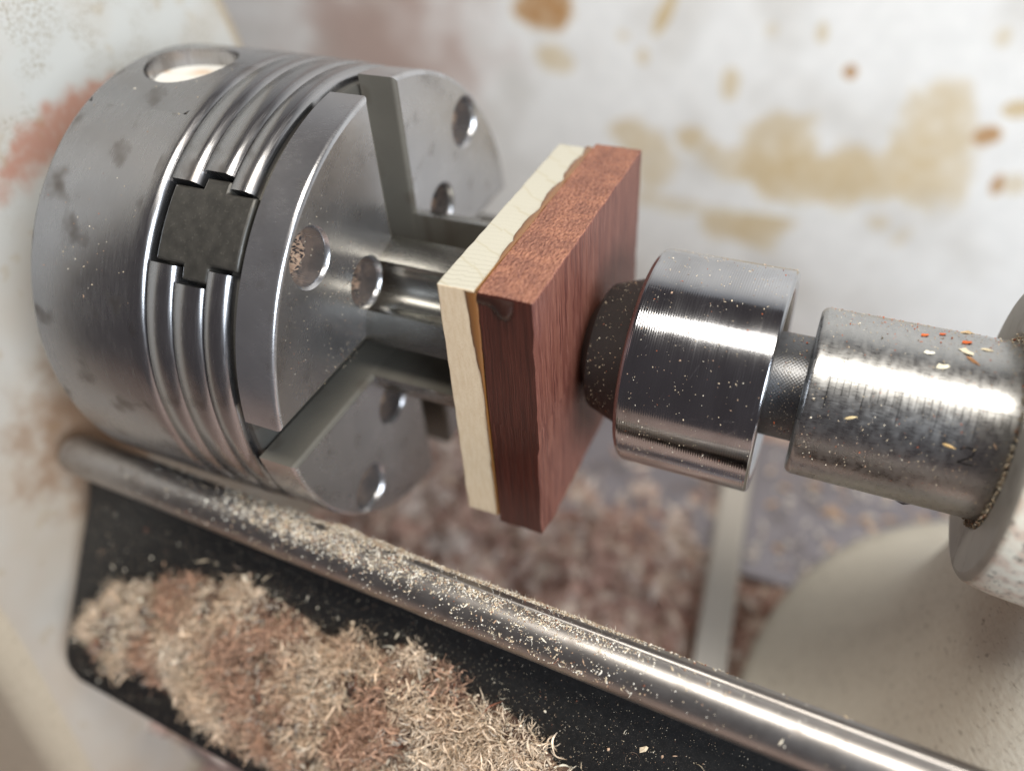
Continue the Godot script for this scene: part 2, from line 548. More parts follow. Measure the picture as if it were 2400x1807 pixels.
func wall_texture() -> StandardMaterial3D:
	# white board, glue and finish stains, a smear of reddish dust: the sheet covers x -260..140, y -280..20 on the wall
	var w := 1024
	var h := 768
	var st := [[-98.0, -0.6, 13.3, 8.6, 0.8, 0], [-45.6, 0.2, 2.7, 8.2, 0.6, -25], [-96.4, -22.0, 10.0, 5.8, 0.4, -20], [-54.0, -17.5, 2.4, 3.1, 0.4, 0], [-63.6, -9.6, 2.5, 2.3, 0.25, 0], [-15.9, -26.6, 3.8, 7.8, 0.4, 0], [16.7, -2.9, 2.7, 4.5, 0.35, 0], [-2.4, -3.4, 2.8, 2.8, 0.2, 0], [29.6, -16.3, 2.4, 2.6, 1.6, 0], [-58.1, -53.1, 8.8, 9.0, 0.4, 0], [-45.6, -65.0, 9.8, 14.0, 0.35, 0], [-31.3, -51.9, 7.0, 6.1, 0.45, 0], [-20.8, -55.3, 6.1, 4.3, 0.35, 0], [9.9, -52.9, 16.8, 16.1, 0.4, 0], [24.1, -61.6, 29.0, 13.1, 0.45, 0], [10.6, -45.6, 5.2, 4.9, 0.35, 0], [64.8, -34.0, 11.9, 16.4, 0.4, 0], [66.5, -53.3, 18.0, 16.6, 0.35, 0], [-2.1, -87.5, 20.5, 12.6, 0.5, 0], [31.3, -70.3, 4.5, 3.1, 0.4, 0], [84.0, -35.4, 4.9, 4.1, 0.8, 35], [90.0, -24.8, 4.7, 2.9, 0.6, 10], [92.5, -55.4, 2.5, 4.8, 0.75, 0], [98.4, -54.1, 4.0, 4.0, 0.3, 0], [54.1, -78.8, 4.4, 3.6, 0.25, 0], [64.6, -83.7, 2.9, 5.4, 0.18, -30], [77.6, -0.1, 2.9, 3.9, 0.25, 0], [-36.4, -84.9, 21.9, 3.9, 0.3, 0], [45.0, -58.0, 28.0, 12.0, 0.42, 0], [-4.0, -60.0, 22.0, 8.0, 0.36, 0]]
	var n1 := noise(101, 0.012, 4)
	var n2 := noise(102, 0.006, 3)
	var n3 := noise(103, 0.05, 3)
	var amount := PackedFloat32Array()
	amount.resize(w * h)
	var brown := PackedFloat32Array()
	brown.resize(w * h)
	var sx := w / 400.0
	var sy := h / 300.0
	for s in st:
		var reach: float = maxf(s[2], s[3]) * 1.9
		var ca := cos(deg_to_rad(s[5]))
		var sa := sin(deg_to_rad(s[5]))
		for j in range(maxi(0, int((20 - s[1] - reach) * sy)), mini(h, int((20 - s[1] + reach) * sy))):
			for i in range(maxi(0, int((s[0] + 260 - reach) * sx)), mini(w, int((s[0] + 260 + reach) * sx))):
				var x: float = i / sx - 260 - s[0]
				var y: float = 20 - j / sy - s[1]
				var q := Vector2((x * ca + y * sa) / s[2], (-x * sa + y * ca) / s[3])
				var d := q.length() / 1.18 + 0.42 * n1.get_noise_2d(i * 1.6, j * 1.6) + 0.12 * n3.get_noise_2d(i, j)
				if s[1] == -87.5 and y > 5.0 - x * 0.02:
					continue
				var a: float = minf(s[4] * 1.5, 1.0) * (1.0 - smoothstep(0.62, 1.08, d))
				amount[j * w + i] = maxf(amount[j * w + i], a) + 0.18 * minf(amount[j * w + i], a)
				if s[4] > 0.7:
					brown[j * w + i] = maxf(brown[j * w + i], a)
	var m := mat(Color.WHITE, 0.55)
	m.texture_repeat = false
	m.albedo_texture = paint(w, h, func(i, j):
		var x: float = i / sx - 260
		var y: float = 20 - j / sy
		var c := Color(0.89, 0.885, 0.875)
		c = c.lerp(Color(0.74, 0.72, 0.69), clampf(n2.get_noise_2d(i, j) * 0.8, 0.0, 0.4))
		var f: float = 1.0 + 0.03 * n1.get_noise_2d(i * 3, j * 3)
		c = Color(c.r * f, c.g * f, c.b * f)
		# dust smear above the chuck
		var e := Vector2((x + 188) / 62.0, (y + 22) / 60.0).length() + 0.5 * n1.get_noise_2d(i, j)
		c = c.lerp(Color(0.60, 0.47, 0.42), 0.62 * (1.0 - smoothstep(0.15, 1.25, e)))
		var k = j * w + i
		var a: float = clampf(amount[k] * (0.85 + 0.3 * n3.get_noise_2d(i, j)), 0.0, 1.0)
		c = c.lerp(Color(0.755, 0.655, 0.48).lerp(Color(0.64, 0.45, 0.27), brown[k] * 0.8), a)
		# a paler scratch
		if absf(y - (-91.0 + (x + 76.0) * 0.11)) < 1.0 and x > -80 and x < 45:
			c = c.lerp(Color(0.88, 0.88, 0.86), 0.6)
		return c)
	return m


# ---------------------------------------------------------------- the lathe
func chuck() -> void:
	var t := thing("lathe_chuck", "dark steel four-jaw scroll chuck on the headstock gripping the wood blank", "lathe chuck")
	# body shell with the key hole: the hole's patch is laid round its circle
	var m := Mesher.new()
	var pro := [Vector2(-71.0, 44.0), Vector2(-71.0, 47.6)]
	pro.append_array(arc(-72.6, 48.4, 1.6, 0, 90))
	# profile must run so that outward is on its left: from +x to -x the outside is on the right, so flip
	var x_a := -74.5
	var x_b := -99.4
	pro.append(Vector2(x_a, 50.0))
	m.lathe(pro, 200, -135, 225, 40, true)
	m.lathe([Vector2(x_b, 50.0), Vector2(-100.0, 49.8), Vector2(-100.45, 49.2), Vector2(-100.45, 46.2), Vector2(-77.0, 46.0)], 200, -135, 225, 40, true)
	m.lathe([Vector2(-77.0, 46.0), Vector2(-77.0, 10.0)], 60, -135, 225, 40, true)
	var hole_phi := 90.0
	var half := 20.0
	var hx := -87.0
	var hr := 9.6
	# the wall away from the hole
	m.lathe([Vector2(x_b, 50.0), Vector2(x_a, 50.0)], 190, hole_phi + half, hole_phi - half + 360.0)
	# the patch round the hole
	var rows := []
	var wall_rows := []
	var cham := []
	for k in 13:
		rows.append([])
	for k in 4:
		wall_rows.append([])
	for q in 97:
		var a := TAU * q / 96.0
		var d := Vector2(cos(a), sin(a))
		var mx := (x_a - hx) if d.x > 0 else (hx - x_b)
		var my := deg_to_rad(half) * 50.0
		var k: float = minf(mx / maxf(absf(d.x), 1e-5), my / maxf(absf(d.y), 1e-5))
		for e in 13:
			var rr := lerpf(hr, k, pow(e / 12.0, 1.6))
			rows[e].append(_on_cyl(hx + d.x * rr, d.y * rr, 50.0, hole_phi))
		wall_rows[0].append(_on_cyl(hx + d.x * hr, d.y * hr, 50.0, hole_phi))
		wall_rows[1].append(_on_cyl(hx + d.x * (hr - 0.5), d.y * (hr - 0.5), 49.6, hole_phi))
		wall_rows[2].append(_on_cyl(hx + d.x * (hr - 0.55), d.y * (hr - 0.55), 49.2, hole_phi))
		wall_rows[3].append(_on_cyl(hx + d.x * (hr - 0.55), d.y * (hr - 0.55), 46.5, hole_phi))
	var at := m.v.size()
	m.grid(rows, 1.0)
	for i in range(at, m.v.size()):
		var p := m.v[i]
		m.n[i] = Vector3(0, p.y, p.z).normalized()
		m.uv[i] = Vector2(p.x + 100.0, atan2(p.y, p.z) * 50.0) * 0.01
	m.ix = _oriented(m, m.ix)
	at = m.v.size()
	m.grid(wall_rows, 1.0)
	for i in range(at, m.v.size()):
		var p := m.v[i]
		var f := Vector3(hx, p.y, 0)
		m.n[i] = (Vector3(hx, p.y, 0) - p).normalized()
	m.ix = _oriented(m, m.ix)
	build("chuck_body", t, [m, M.chuck])
	m = Mesher.new()
	rows = []
	for e in 8:
		var row := []
		for q in 49:
			var a := TAU * q / 48.0
			var rr := (hr - 0.5) * e / 7.0
			row.append(_on_cyl(hx + cos(a) * rr, sin(a) * rr, 46.75, hole_phi))
		rows.append(row)
	m.grid(rows, 1.0)
	_face(m, Vector3(0, 1, 0))
	for i in m.v.size():
		m.uv[i] = Vector2(m.v[i].x, m.v[i].z) * 0.01
	build("keyhole_floor", t, [m, M.pale_floor])
	# core between the rings
	m = Mesher.new()
	m.lathe([Vector2(-77, 44), Vector2(-54, 44), Vector2(-54, 47.0), Vector2(-51.4, 47.0), Vector2(-50.9, 46.4), Vector2(-50.9, 8)], 120)
	m.lathe([Vector2(-71.05, 48.6), Vector2(-71.05, 40)], 60)
	build("chuck_core", t, [m, M.slit])
	# spindle nose behind the chuck
	m = Mesher.new()
	m.lathe([Vector2(-127, 24), Vector2(-112, 24), Vector2(-111, 23), Vector2(-111, 17), Vector2(-76.5, 17)], 60)
	build("spindle_nose", t, [m, M.chuck])
	# three ridged rings, open where the jaw slide comes through
	var ring := [[-70.3, -64.5, 54.6, 36.7, 49.9], [-64.2, -57.7, 57.6, 33.4, 49.7], [-57.4, -52.6, 54.6, 37.2, 49.4]]
	for r in ring:
		m = Mesher.new()
		var p := [Vector2(r[0], 44.0), Vector2(r[0], r[4] - 0.3), Vector2(r[0] + 0.3, r[4])]
		p.append_array(arc(r[1] - 2.0, r[4] - 2.0, 2.0, 90, 8, 7))
		p.append(Vector2(r[1], 44.0))
		m.lathe(p, 220, r[2], r[3] + 360.0, 50)
		for e in 2:
			var a := deg_to_rad(r[2 + e])
			var pl := PackedVector2Array(p)
			var nn := Vector3(0, cos(a), -sin(a)) * (-1.0 if e == 0 else 1.0)
			m.poly(pl, func(q): return Vector3(q.x, q.y * sin(a), q.y * cos(a)), nn)
		build("ridge_ring", t, [m, M.chuck])
	# the dark jaw slide, a stepped key in the rings
	m = Mesher.new()
	var sl := PackedVector2Array([Vector2(-69.7, 37.3), Vector2(-69.7, 53.9), Vector2(-63.3, 53.9), Vector2(-63.2, 56.4), Vector2(-57.5, 56.4), Vector2(-57.4, 53.8), Vector2(-51.3, 53.8), Vector2(-51.3, 38.2), Vector2(-57.4, 38.0), Vector2(-57.6, 34.3), Vector2(-63.3, 34.3), Vector2(-63.4, 37.3)])
	var fine := PackedVector2Array()
	for i in sl.size():
		for k in 6:
			fine.append(sl[i].lerp(sl[(i + 1) % sl.size()], k / 6.0))
	var inset := Geometry2D.offset_polygon(_deg_to_mm(fine), -0.7, Geometry2D.JOIN_ROUND)[0]
	var outer := Geometry2D.offset_polygon(_deg_to_mm(fine), 0.0)[0]
	var lvl := [[0.0, 44.0], [0.0, 48.4], [-0.08, 48.75], [-0.3, 49.0], [-0.6, 49.1]]
	var rws := []
	for l in lvl:
		var row := []
		var pp := _inset_same(_deg_to_mm(fine), l[0])
		for q in pp:
			row.append(_slide_pt(q, l[1]))
		row.append(row[0])
		rws.append(row)
	m.grid(rws, 1.0)
	var mid := Vector3(-60, 49 * sin(deg_to_rad(45)), 49 * cos(deg_to_rad(45)))
	# outward sides, checked against the middle
	for i in m.v.size():
		var away := m.v[i] - mid
		var rad := Vector3(0, m.v[i].y, m.v[i].z).normalized()
		if m.n[i].dot(away + rad * 3.0) < 0.0:
			m.n[i] = -m.n[i]
	m.ix = _oriented(m, m.ix)
	var top := _inset_same(_deg_to_mm(fine), -0.6)
	at = m.v.size()
	for st in 14:
		var y0 := deg_to_rad(33.0 + st * 1.8) * 49.0
		var y1 := deg_to_rad(34.8 + st * 1.8) * 49.0
		for piece in Geometry2D.intersect_polygons(top, PackedVector2Array([Vector2(-90, y0), Vector2(-30, y0), Vector2(-30, y1), Vector2(-90, y1)])):
			m.poly(piece, func(q): return _slide_pt(q, 49.1), Vector3(0, 0.7, 0.7))
	for i in range(at, m.v.size()):
		m.n[i] = Vector3(0, m.v[i].y, m.v[i].z).normalized()
	build("jaw_slide", t, [m, M.black_oxide])
	# four jaws
	for k in 4:
		jaw(t, 45.0 + 90.0 * k)


func _on_cyl(x: float, s: float, r: float, phi: float) -> Vector3:
	var a := deg_to_rad(phi) + s / 50.0
	return Vector3(x, r * sin(a), r * cos(a))


func _oriented(m: Mesher, ix: PackedInt32Array) -> PackedInt32Array:
	for i in range(0, ix.size(), 3):
		var a := ix[i]
		var b := ix[i + 1]
		var c := ix[i + 2]
		if (m.v[b] - m.v[a]).cross(m.v[c] - m.v[a]).dot(m.n[a] + m.n[b] + m.n[c]) > 0.0:
			ix[i + 1] = c
			ix[i + 2] = b
	return ix


func _deg_to_mm(p: PackedVector2Array) -> PackedVector2Array:
	var o := PackedVector2Array()
	for q in p:
		o.append(Vector2(q.x, deg_to_rad(q.y) * 49.0))
	return o


func _slide_pt(q: Vector2, r: float) -> Vector3:
	var a := q.y / 49.0
	return Vector3(q.x, r * sin(a), r * cos(a))


func _inset_same(p: PackedVector2Array, by: float) -> PackedVector2Array:
	# move each point of a closed outline inwards by -by along the mean normal of its neighbours (point count kept)
	var k := p.size()
	var o := PackedVector2Array()
	var ccw := not Geometry2D.is_polygon_clockwise(p)
	for i in k:
		var d0 := (p[i] - p[(i + k - 1) % k]).normalized()
		var d1 := (p[(i + 1) % k] - p[i]).normalized()
		var n0 := Vector2(d0.y, -d0.x)
		var n1 := Vector2(d1.y, -d1.x)
		var nn := (n0 + n1)
		nn = nn / maxf(0.5, nn.length_squared() * 0.5)
		if not ccw:
			nn = -nn
		o.append(p[i] + nn * by)
	return o


func jaw_half(b: float, k: int) -> PackedVector2Array:
	# half a jaw's face in its own axes (u along the jaw's middle, outwards; w across), from the middle line to the gap; b pulls the edges in
	var g := 4.7 + b
	var ro := 49.35 - b
	var out := PackedVector2Array()
	# outer hole notch, centre u = 43.4, radius 5.9; inner hole centre 24.4 radius 5.2
	out.append(Vector2(16.0, 0))
	for i in 13:
		var a := PI - PI * i / 12.0
		out.append(Vector2(22.8 + 5.5 * cos(a), 5.5 * sin(a)))
	for i in 17:
		var a := PI - PI * i / 16.0
		out.append(Vector2(minf(42.6 + 5.8 * cos(a), 48.4), 5.8 * sin(a)))
	out.append(Vector2(ro, 0))
	# outer arc to the gap line: gap lines lie at 45 degrees each side
	var end := asin((ro * sin(PI / 4) - g) / ro) if false else PI / 4 - asin(g / ro)
	for i in range(1, k + 1):
		var a := end * i / k
		out.append(Vector2(cos(a), sin(a)) * ro)
	# along the gap line inwards: points at radius r along it
	var dir := Vector2(cos(PI / 4), sin(PI / 4))
	var nrm := Vector2(sin(PI / 4), -cos(PI / 4)) * g
	for r in [30.0, 21.0]:
		out.append(dir * r + nrm)
	out.append(dir * 9.0 + nrm)
	return out


func jaw(t: Node3D, deg: float) -> void:
	var a0 := deg_to_rad(deg)
	var x1 := -41.95
	var x0 := -50.1
	var place := func(q: Vector2, x: float, s: float) -> Vector3:
		# u outward along the jaw, w across, mirrored by s
		var y := q.x * sin(a0) + q.y * s * cos(a0)
		var z := q.x * cos(a0) - q.y * s * sin(a0)
		return Vector3(x, y, z)
	var holder := Mesher.new()
	var gaps := Mesher.new()
	var holes := Mesher.new()
	var dust := Mesher.new()
	var boss := Mesher.new()
	var boss_side := Mesher.new()
	var bev := 0.9
	for s in [-1.0, 1.0]:
		var face := jaw_half(bev, 22)
		holder.poly(face, func(q): return place.call(q, x1, s), Vector3(1, 0, 0))
		var o0 := jaw_half(0.0, 22)
		# outline walls from the outer arc on: indices 32 .. end
		var rows := []
		for l in [[bev, x1], [bev * 0.55, x1 - bev * 0.1], [bev * 0.2, x1 - bev * 0.35], [bev * 0.03, x1 - bev * 0.75], [0.0, x1 - bev * 1.1], [0.0, x0]]:
			var o := jaw_half(l[0], 22)
			var row := []
			for i in range(31, o.size()):
				row.append(place.call(o[i], l[1], s))
			rows.append(row)
		# split at the corner between arc and gap line so each keeps its own normals
		for part in [[0, 23], [22, rows[0].size()]]:
			var rr := []
			for r in rows:
				rr.append(r.slice(part[0], part[1]))
			var to := holder if part[0] == 0 else gaps
			var at := to.v.size()
			to.grid(rr, 1.0)
			for i in range(at, to.v.size()):
				var p := to.v[i]
				var mid := Vector3(p.x - 1.0, sin(a0) * 27.0, cos(a0) * 27.0)
				if to.n[i].dot(p - mid) < 0.0:
					to.n[i] = -to.n[i]
				to.uv[i] = Vector2(atan2(p.y, p.z) * 49.0 if part[0] == 0 else Vector2(p.y, p.z).length(), p.x) * 0.01
			to.ix = _oriented(to, to.ix)
	build_jaw_holes(holes, dust, place, x1)
	# the boss that grips: a quarter of a ring with the screw clearance cut along it
	var xb := -17.9
	var prof := []
	var ro := 20.9
	var ri := 9.0
	var g := 4.7
	var notch_c := Vector2(22.8, 0)
	var outline := PackedVector2Array()
	var e1 := PI / 4 - asin(g / ro)
	# from one gap line over the outer arc (with notch) to the other
	for i in 41:
		var a := lerpf(-e1, e1, i / 40.0)
		var p := Vector2(cos(a), sin(a)) * ro
		var d := p - notch_c
		if d.length() < 5.5:
			p = notch_c + Vector2(-sqrt(maxf(0.0, 30.25 - d.y * d.y)), d.y)
		outline.append(p)
	var e2 := PI / 4 - asin(g / ri)
	for i in 9:
		var a := lerpf(e2, -e2, i / 8.0)
		outline.append(Vector2(cos(a), sin(a)) * ri)
	var k := outline.size()
	for i in k:
		var p := outline[i]
		var q := outline[(i + 1) % k]
		var dd := (q - p).normalized()
		var nn := Vector2(dd.y, -dd.x)
		var pn := nn
		var qn := nn
		var dp := (p - outline[(i + k - 1) % k]).normalized()
		var dq := (outline[(i + 2) % k] - q).normalized()
		if absf(dp.angle_to(dd)) < 0.5: pn = (nn + Vector2(dp.y, -dp.x)).normalized()
		if absf(dq.angle_to(dd)) < 0.5: qn = (nn + Vector2(dq.y, -dq.x)).normalized()
		var n3: Callable = func(w: Vector2): return (place.call(w, 0.0, 1.0) as Vector3)
		var to := boss if i < 40 else boss_side
		var b0 := to.add(place.call(p, x1 - 0.5, 1.0), n3.call(pn), Vector2(0, i * 0.012))
		to.add(place.call(q, x1 - 0.5, 1.0), n3.call(qn), Vector2(0, (i + 1) * 0.012))
		to.add(place.call(q, xb, 1.0), n3.call(qn), Vector2(0.25, (i + 1) * 0.012))
		to.add(place.call(p, xb, 1.0), n3.call(pn), Vector2(0.25, i * 0.012))
		to.tri_ix(b0, b0 + 1, b0 + 2)
		to.tri_ix(b0, b0 + 2, b0 + 3)
	boss.poly(outline, func(q): return place.call(q, xb, 1.0), Vector3(1, 0, 0))
	var j := build("jaw", t, [holder, M.jaw, gaps, M.gap])
	build("gripping_boss", j, [boss, M.boss, boss_side, M.gap])
	build("screw_hole", j, [holes, M.jaw])
	build("packed_sawdust", j, [dust, M.hole_dust])


func build_jaw_holes(holes: Mesher, dust: Mesher, place: Callable, x1: float) -> void:
	for h in [[42.6, 5.8, 6.6], [22.8, 5.5, 6.0]]:
		var rows := []
		for l in [[h[1], x1], [h[1] - 0.5, x1 - 0.5], [h[1] - 0.6, x1 - 1.0], [h[1] - 0.7, x1 - h[2] - 1.0]]:
			var row := []
			for q in 49:
				var a := TAU * q / 48.0
				row.append(place.call(Vector2(minf(h[0] + l[0] * cos(a), 48.4), l[0] * sin(a)), l[1], 1.0))
			rows.append(row)
		var at := holes.v.size()
		holes.grid(rows, 1.0)
		for i in range(at, holes.v.size()):
			var p := holes.v[i]
			var c: Vector3 = place.call(Vector2(h[0], 0), p.x + 0.8, 1.0)
			if holes.n[i].dot(c - p) < 0.0:
				holes.n[i] = -holes.n[i]
		holes.ix = _oriented(holes, holes.ix)
		var nz := noise(int(h[0]), 0.35, 3)
		rows = []
		for e in 8:
			var row := []
			for q in 33:
				var a := TAU * q / 32.0
				var rr: float = (h[1] - 0.5) * e / 7.0
				var p: Vector2 = Vector2(h[0] + rr * cos(a), rr * sin(a))
				var y: float = x1 - h[2] + 2.6 * nz.get_noise_2d(p.x * 3.0, p.y * 3.0) + 0.8 * float(e) / 7.0
				row.append(place.call(p, y, 1.0))
			rows.append(row)
		at = dust.v.size()
		dust.grid(rows, 1.0)
		for i in range(at, dust.v.size()):
			dust.uv[i] = Vector2(dust.v[i].y, dust.v[i].z) * 0.01
			if dust.n[i].x < 0.0:
				dust.n[i] = -dust.n[i]
			if dust.n[i].length() < 0.1:
				dust.n[i] = Vector3(1, 0, 0)
		dust.ix = _oriented(dust, dust.ix)


func blank() -> void:
	var t := thing("wood_blank", "square blank of pale maple glued to dark red hardwood, between chuck and live centre", "wood block")
	var nz := noise(201, 0.16, 3)
	var chip := func(p: Vector3) -> Vector3:
		# ragged front right corner of the red slab
		var k: float = smoothstep(24.0, 29.2, p.z) * smoothstep(-2.5, 0.0, p.x)
		var y: float = p.y
		var cut: float = 0.3 + 0.35 * nz.get_noise_1d(y * 0.5) + 0.1 * nz.get_noise_1d(y * 2.2) + 0.5 * smoothstep(-3.0, -6.0, y)
		p.x -= k * clampf(cut * 0.8, 0.0, 1.6)
		return p
	var f := rounded_box(Vector3(-10.3, -29.2, -29.4), Vector3(0, 29.4, 29.0), 0.35, 0.22, 30, {}, chip)
	build("red_slab", t, [f[0], M.red_side, f[1], M.red_end, f[2], M.red_shaded])
	f = rounded_box(Vector3(-17.6, -27.6, -27.0), Vector3(-10.55, 29.5, 29.0), 0.3, 0.18, 24)
	build("maple_slab", t, [f[0], M.maple_side, f[1], M.maple_end, f[2], M.maple_side])
	# amber glue along the seam: a wavy ribbon over the top edge and down the front
	var m := Mesher.new()
	var rows := []
	var nw := noise(202, 0.11, 3)
	for i in 91:
		var z := lerpf(-27.0, 29.0, i / 90.0)
		var big: float = smoothstep(24.0, 10.0, z)
		var wd: float = 0.12 + big * (0.32 + 0.55 * pow(absf(sin(z * 0.27 + 0.8 * nw.get_noise_1d(z))), 0.7) + 0.25 * nw.get_noise_1d(z * 1.6))
		wd = clampf(wd * 0.85, 0.08, 1.0)
		rows.append(_bead_row(Vector3(-10.2 - wd * 0.8, 29.45, z), Vector3(1, 0, 0), Vector3(0, 1, 0), wd, 0.35 + wd * 0.14))
	m.grid(rows, 1.0)
	_face(m, Vector3(0, 1, 0))
	rows = []
	for i in 71:
		var y := lerpf(29.3, -27.0, i / 70.0)
		var wd: float = 1.05 - 0.85 * smoothstep(26.0, 4.0, y) + 0.22 * nw.get_noise_1d(y * 1.2 + 100.0)
		wd = maxf(wd, 0.12)
		rows.append(_bead_row(Vector3(-10.4 - wd * 0.75, y, 29.0), Vector3(1, 0, 0), Vector3(0, 0, 1), wd, 0.4))
	var at := m.v.size()
	m.grid(rows, 1.0)
	_face(m, Vector3(0, 0, 1), at)
	build("glue_squeeze_out", t, [m, M.glue])
	# dark glossy run on the front of the red slab: a thin wet band that swells into a bead
	m = Mesher.new()
	rows = []
	for i in 41:
		var q := i / 40.0
		var x := lerpf(-10.15, -3.4, q)
		var top := 28.95
		var deep: float = lerpf(2.0, 4.2, smoothstep(0.2, 0.75, q)) * sqrt(maxf(0.0, 1.0 - pow(maxf(0.0, (q - 0.82) / 0.18), 2.0))) + 0.25 * nw.get_noise_1d(x * 9.0)
		var fat: float = (0.25 + 1.2 * smoothstep(0.3, 0.8, q)) * sqrt(maxf(0.02, 1.0 - pow(maxf(0.0, (q - 0.8) / 0.2), 2.0)))
		var row := []
		for e in 11:
			var dn := e / 10.0
			row.append(Vector3(x, top - maxf(deep, 0.05) * dn, 28.92 + fat * pow(maxf(0.0, sin(PI * pow(dn, 1.25))), 0.6)))
		rows.append(row)
	m.grid(rows, 1.0)
	_face(m, Vector3(0, 0, 1))
	build("finish_drip", t, [m, M.bead])


func _bead_row(c: Vector3, across: Vector3, up: Vector3, w: float, h: float) -> Array:
	var row := []
	for k in 9:
		var a := PI * k / 8.0
		row.append(c + across * (-cos(a)) * w + up * (sin(a) * h - 0.12))
	return row


func _face(m: Mesher, out: Vector3, from := 0) -> void:
	for i in range(from, m.v.size()):
		if m.n[i].dot(out) < 0.0:
			m.n[i] = -m.n[i]
		if m.n[i].length() < 0.1:
			m.n[i] = out
	m.ix = _oriented(m, m.ix)


func live_centre() -> void:
	var t := thing("live_centre", "polished steel revolving centre pressed into the red face of the blank", "live centre")
	var m := Mesher.new()
	var p := [Vector2(-4.0, 0.2), Vector2(0.0, 8.0), Vector2(2.2, 11.8), Vector2(2.5, 12.7), Vector2(2.8, 13.0), Vector2(11.5, 16.2)]
	m.lathe(p, 120)
	build("cone_point", t, [m, M.cone])
	m = Mesher.new()
	p = [Vector2(11.0, 10.0), Vector2(11.0, 20.1)]
	p.append_array(arc(12.5, 20.15, 1.5, 180, 90, 8))
	p.append_array(arc(35.9, 20.95, 0.7, 90, 20, 4))
	p.append_array([Vector2(36.62, 19.6), Vector2(36.2, 18.6), Vector2(35.2, 17.8), Vector2(35.2, 9.0)])
	m.lathe(p, 200, -135, 225, 45)
	build("bell_housing", t, [m, M.bell])
	m = Mesher.new()
	m.lathe([Vector2(35.0, 10.1), Vector2(52.0, 10.1)], 90)
	build("knurled_shank", t, [m, M.knurl])


func tailstock() -> void:
	var t := thing("tailstock", "cream painted tailstock casting with a graduated steel quill, right edge", "tailstock")
	var m := Mesher.new()
	var p := [Vector2(42.0, 10.4), Vector2(42.0, 14.6)]
	p.append_array(arc(43.4, 14.6, 1.4, 180, 90, 6))
	p.append(Vector2(76.0, 16.0))
	m.lathe(p, 160, -135, 225, 50)
	for i in m.v.size():
		var q := m.v[i]
		var a := rad_to_deg(atan2(q.y, q.z))
		if a < -135.0:
			a += 360.0
		m.uv[i] = Vector2((q.x - 42.0) / 34.0, (a + 135.0) / 360.0)
	# the seam column needs its own last value
	build("quill", t, [m, M.quill])
	# the barrel: machined front ring, then painted outside
	m = Mesher.new()
	p = [Vector2(78.0, 16.35), Vector2(75.6, 16.35), Vector2(74.6, 17.2), Vector2(74.2, 18.2), Vector2(74.2, 25.2)]
	p.append_array(arc(76.0, 25.2, 1.8, 180, 130, 3))
	m.lathe(p, 120, -135, 225, 40)
	build("machined_ring", t, [m, M.machined])
	m = Mesher.new()
	p = arc(76.0, 25.2, 1.8, 130, 100, 3)
	p.append_array([Vector2(79.0, 27.6), Vector2(88.0, 28.4), Vector2(150.0, 30.0)])
	m.lathe(p, 120, -135, 225, 40)
	build("barrel", t, [m, M.speckled])
	# pedestal that flares down to a foot
	m = Mesher.new()
	var lv := [[-15.0, 84.0, 30.0], [-26.0, 83.0, 33.0], [-45.0, 81.5, 40.0], [-65.0, 78.5, 48.0], [-85.0, 73.5, 58.0], [-102.0, 66.5, 70.0], [-115.0, 58.0, 81.0], [-123.0, 51.0, 90.0], [-127.0, 46.5, 98.0], [-130.0, 44.0, 104.0], [-140.0, 43.5, 106.0]]
	var rows := []
	for l in lv:
		var row := []
		var cx := 140.0
		for q in 97:
			var a := TAU * q / 96.0
			var e := 2.0 / lerpf(2.9, 2.1, smoothstep(-20.0, -110.0, l[0]))
			var ca := cos(a)
			var sa := sin(a)
			row.append(Vector3(cx + (cx - l[1]) * signf(ca) * pow(absf(ca), e), l[0], -6.0 + l[2] * signf(sa) * pow(absf(sa), e)))
		rows.append(row)
	m.grid(rows, 1.0)
	for i in m.v.size():
		var q := m.v[i]
		if m.n[i].dot(q - Vector3(140, q.y - 5.0, -6)) < 0.0:
			m.n[i] = -m.n[i]
	m.ix = _oriented(m, m.ix)
	build("pedestal", t, [m, M.cream])


const ROD_P := Vector3(0, -27.41, 51.18)
const ROD_D := Vector3(1, 0.049, 0.052)
const BLADE_O := Vector3(0, -42.2, 56.6)
const BLADE_S := Vector3(0, -0.789, 0.615)
const BLADE_N := Vector3(0.0, 0.615, 0.789)


func blade_at(x: float, s: float, h := 0.0) -> Vector3:
	# blade surface: x along the rest, s down its face from just under the rod; slightly hollow near the rod
	var dip := 0.0
	if s < 10.0:
		dip = 0.0016 * pow(10.0 - s, 2.0) * 2.0
	return BLADE_O + ROD_D * x + BLADE_S * s + BLADE_N * (h - dip)


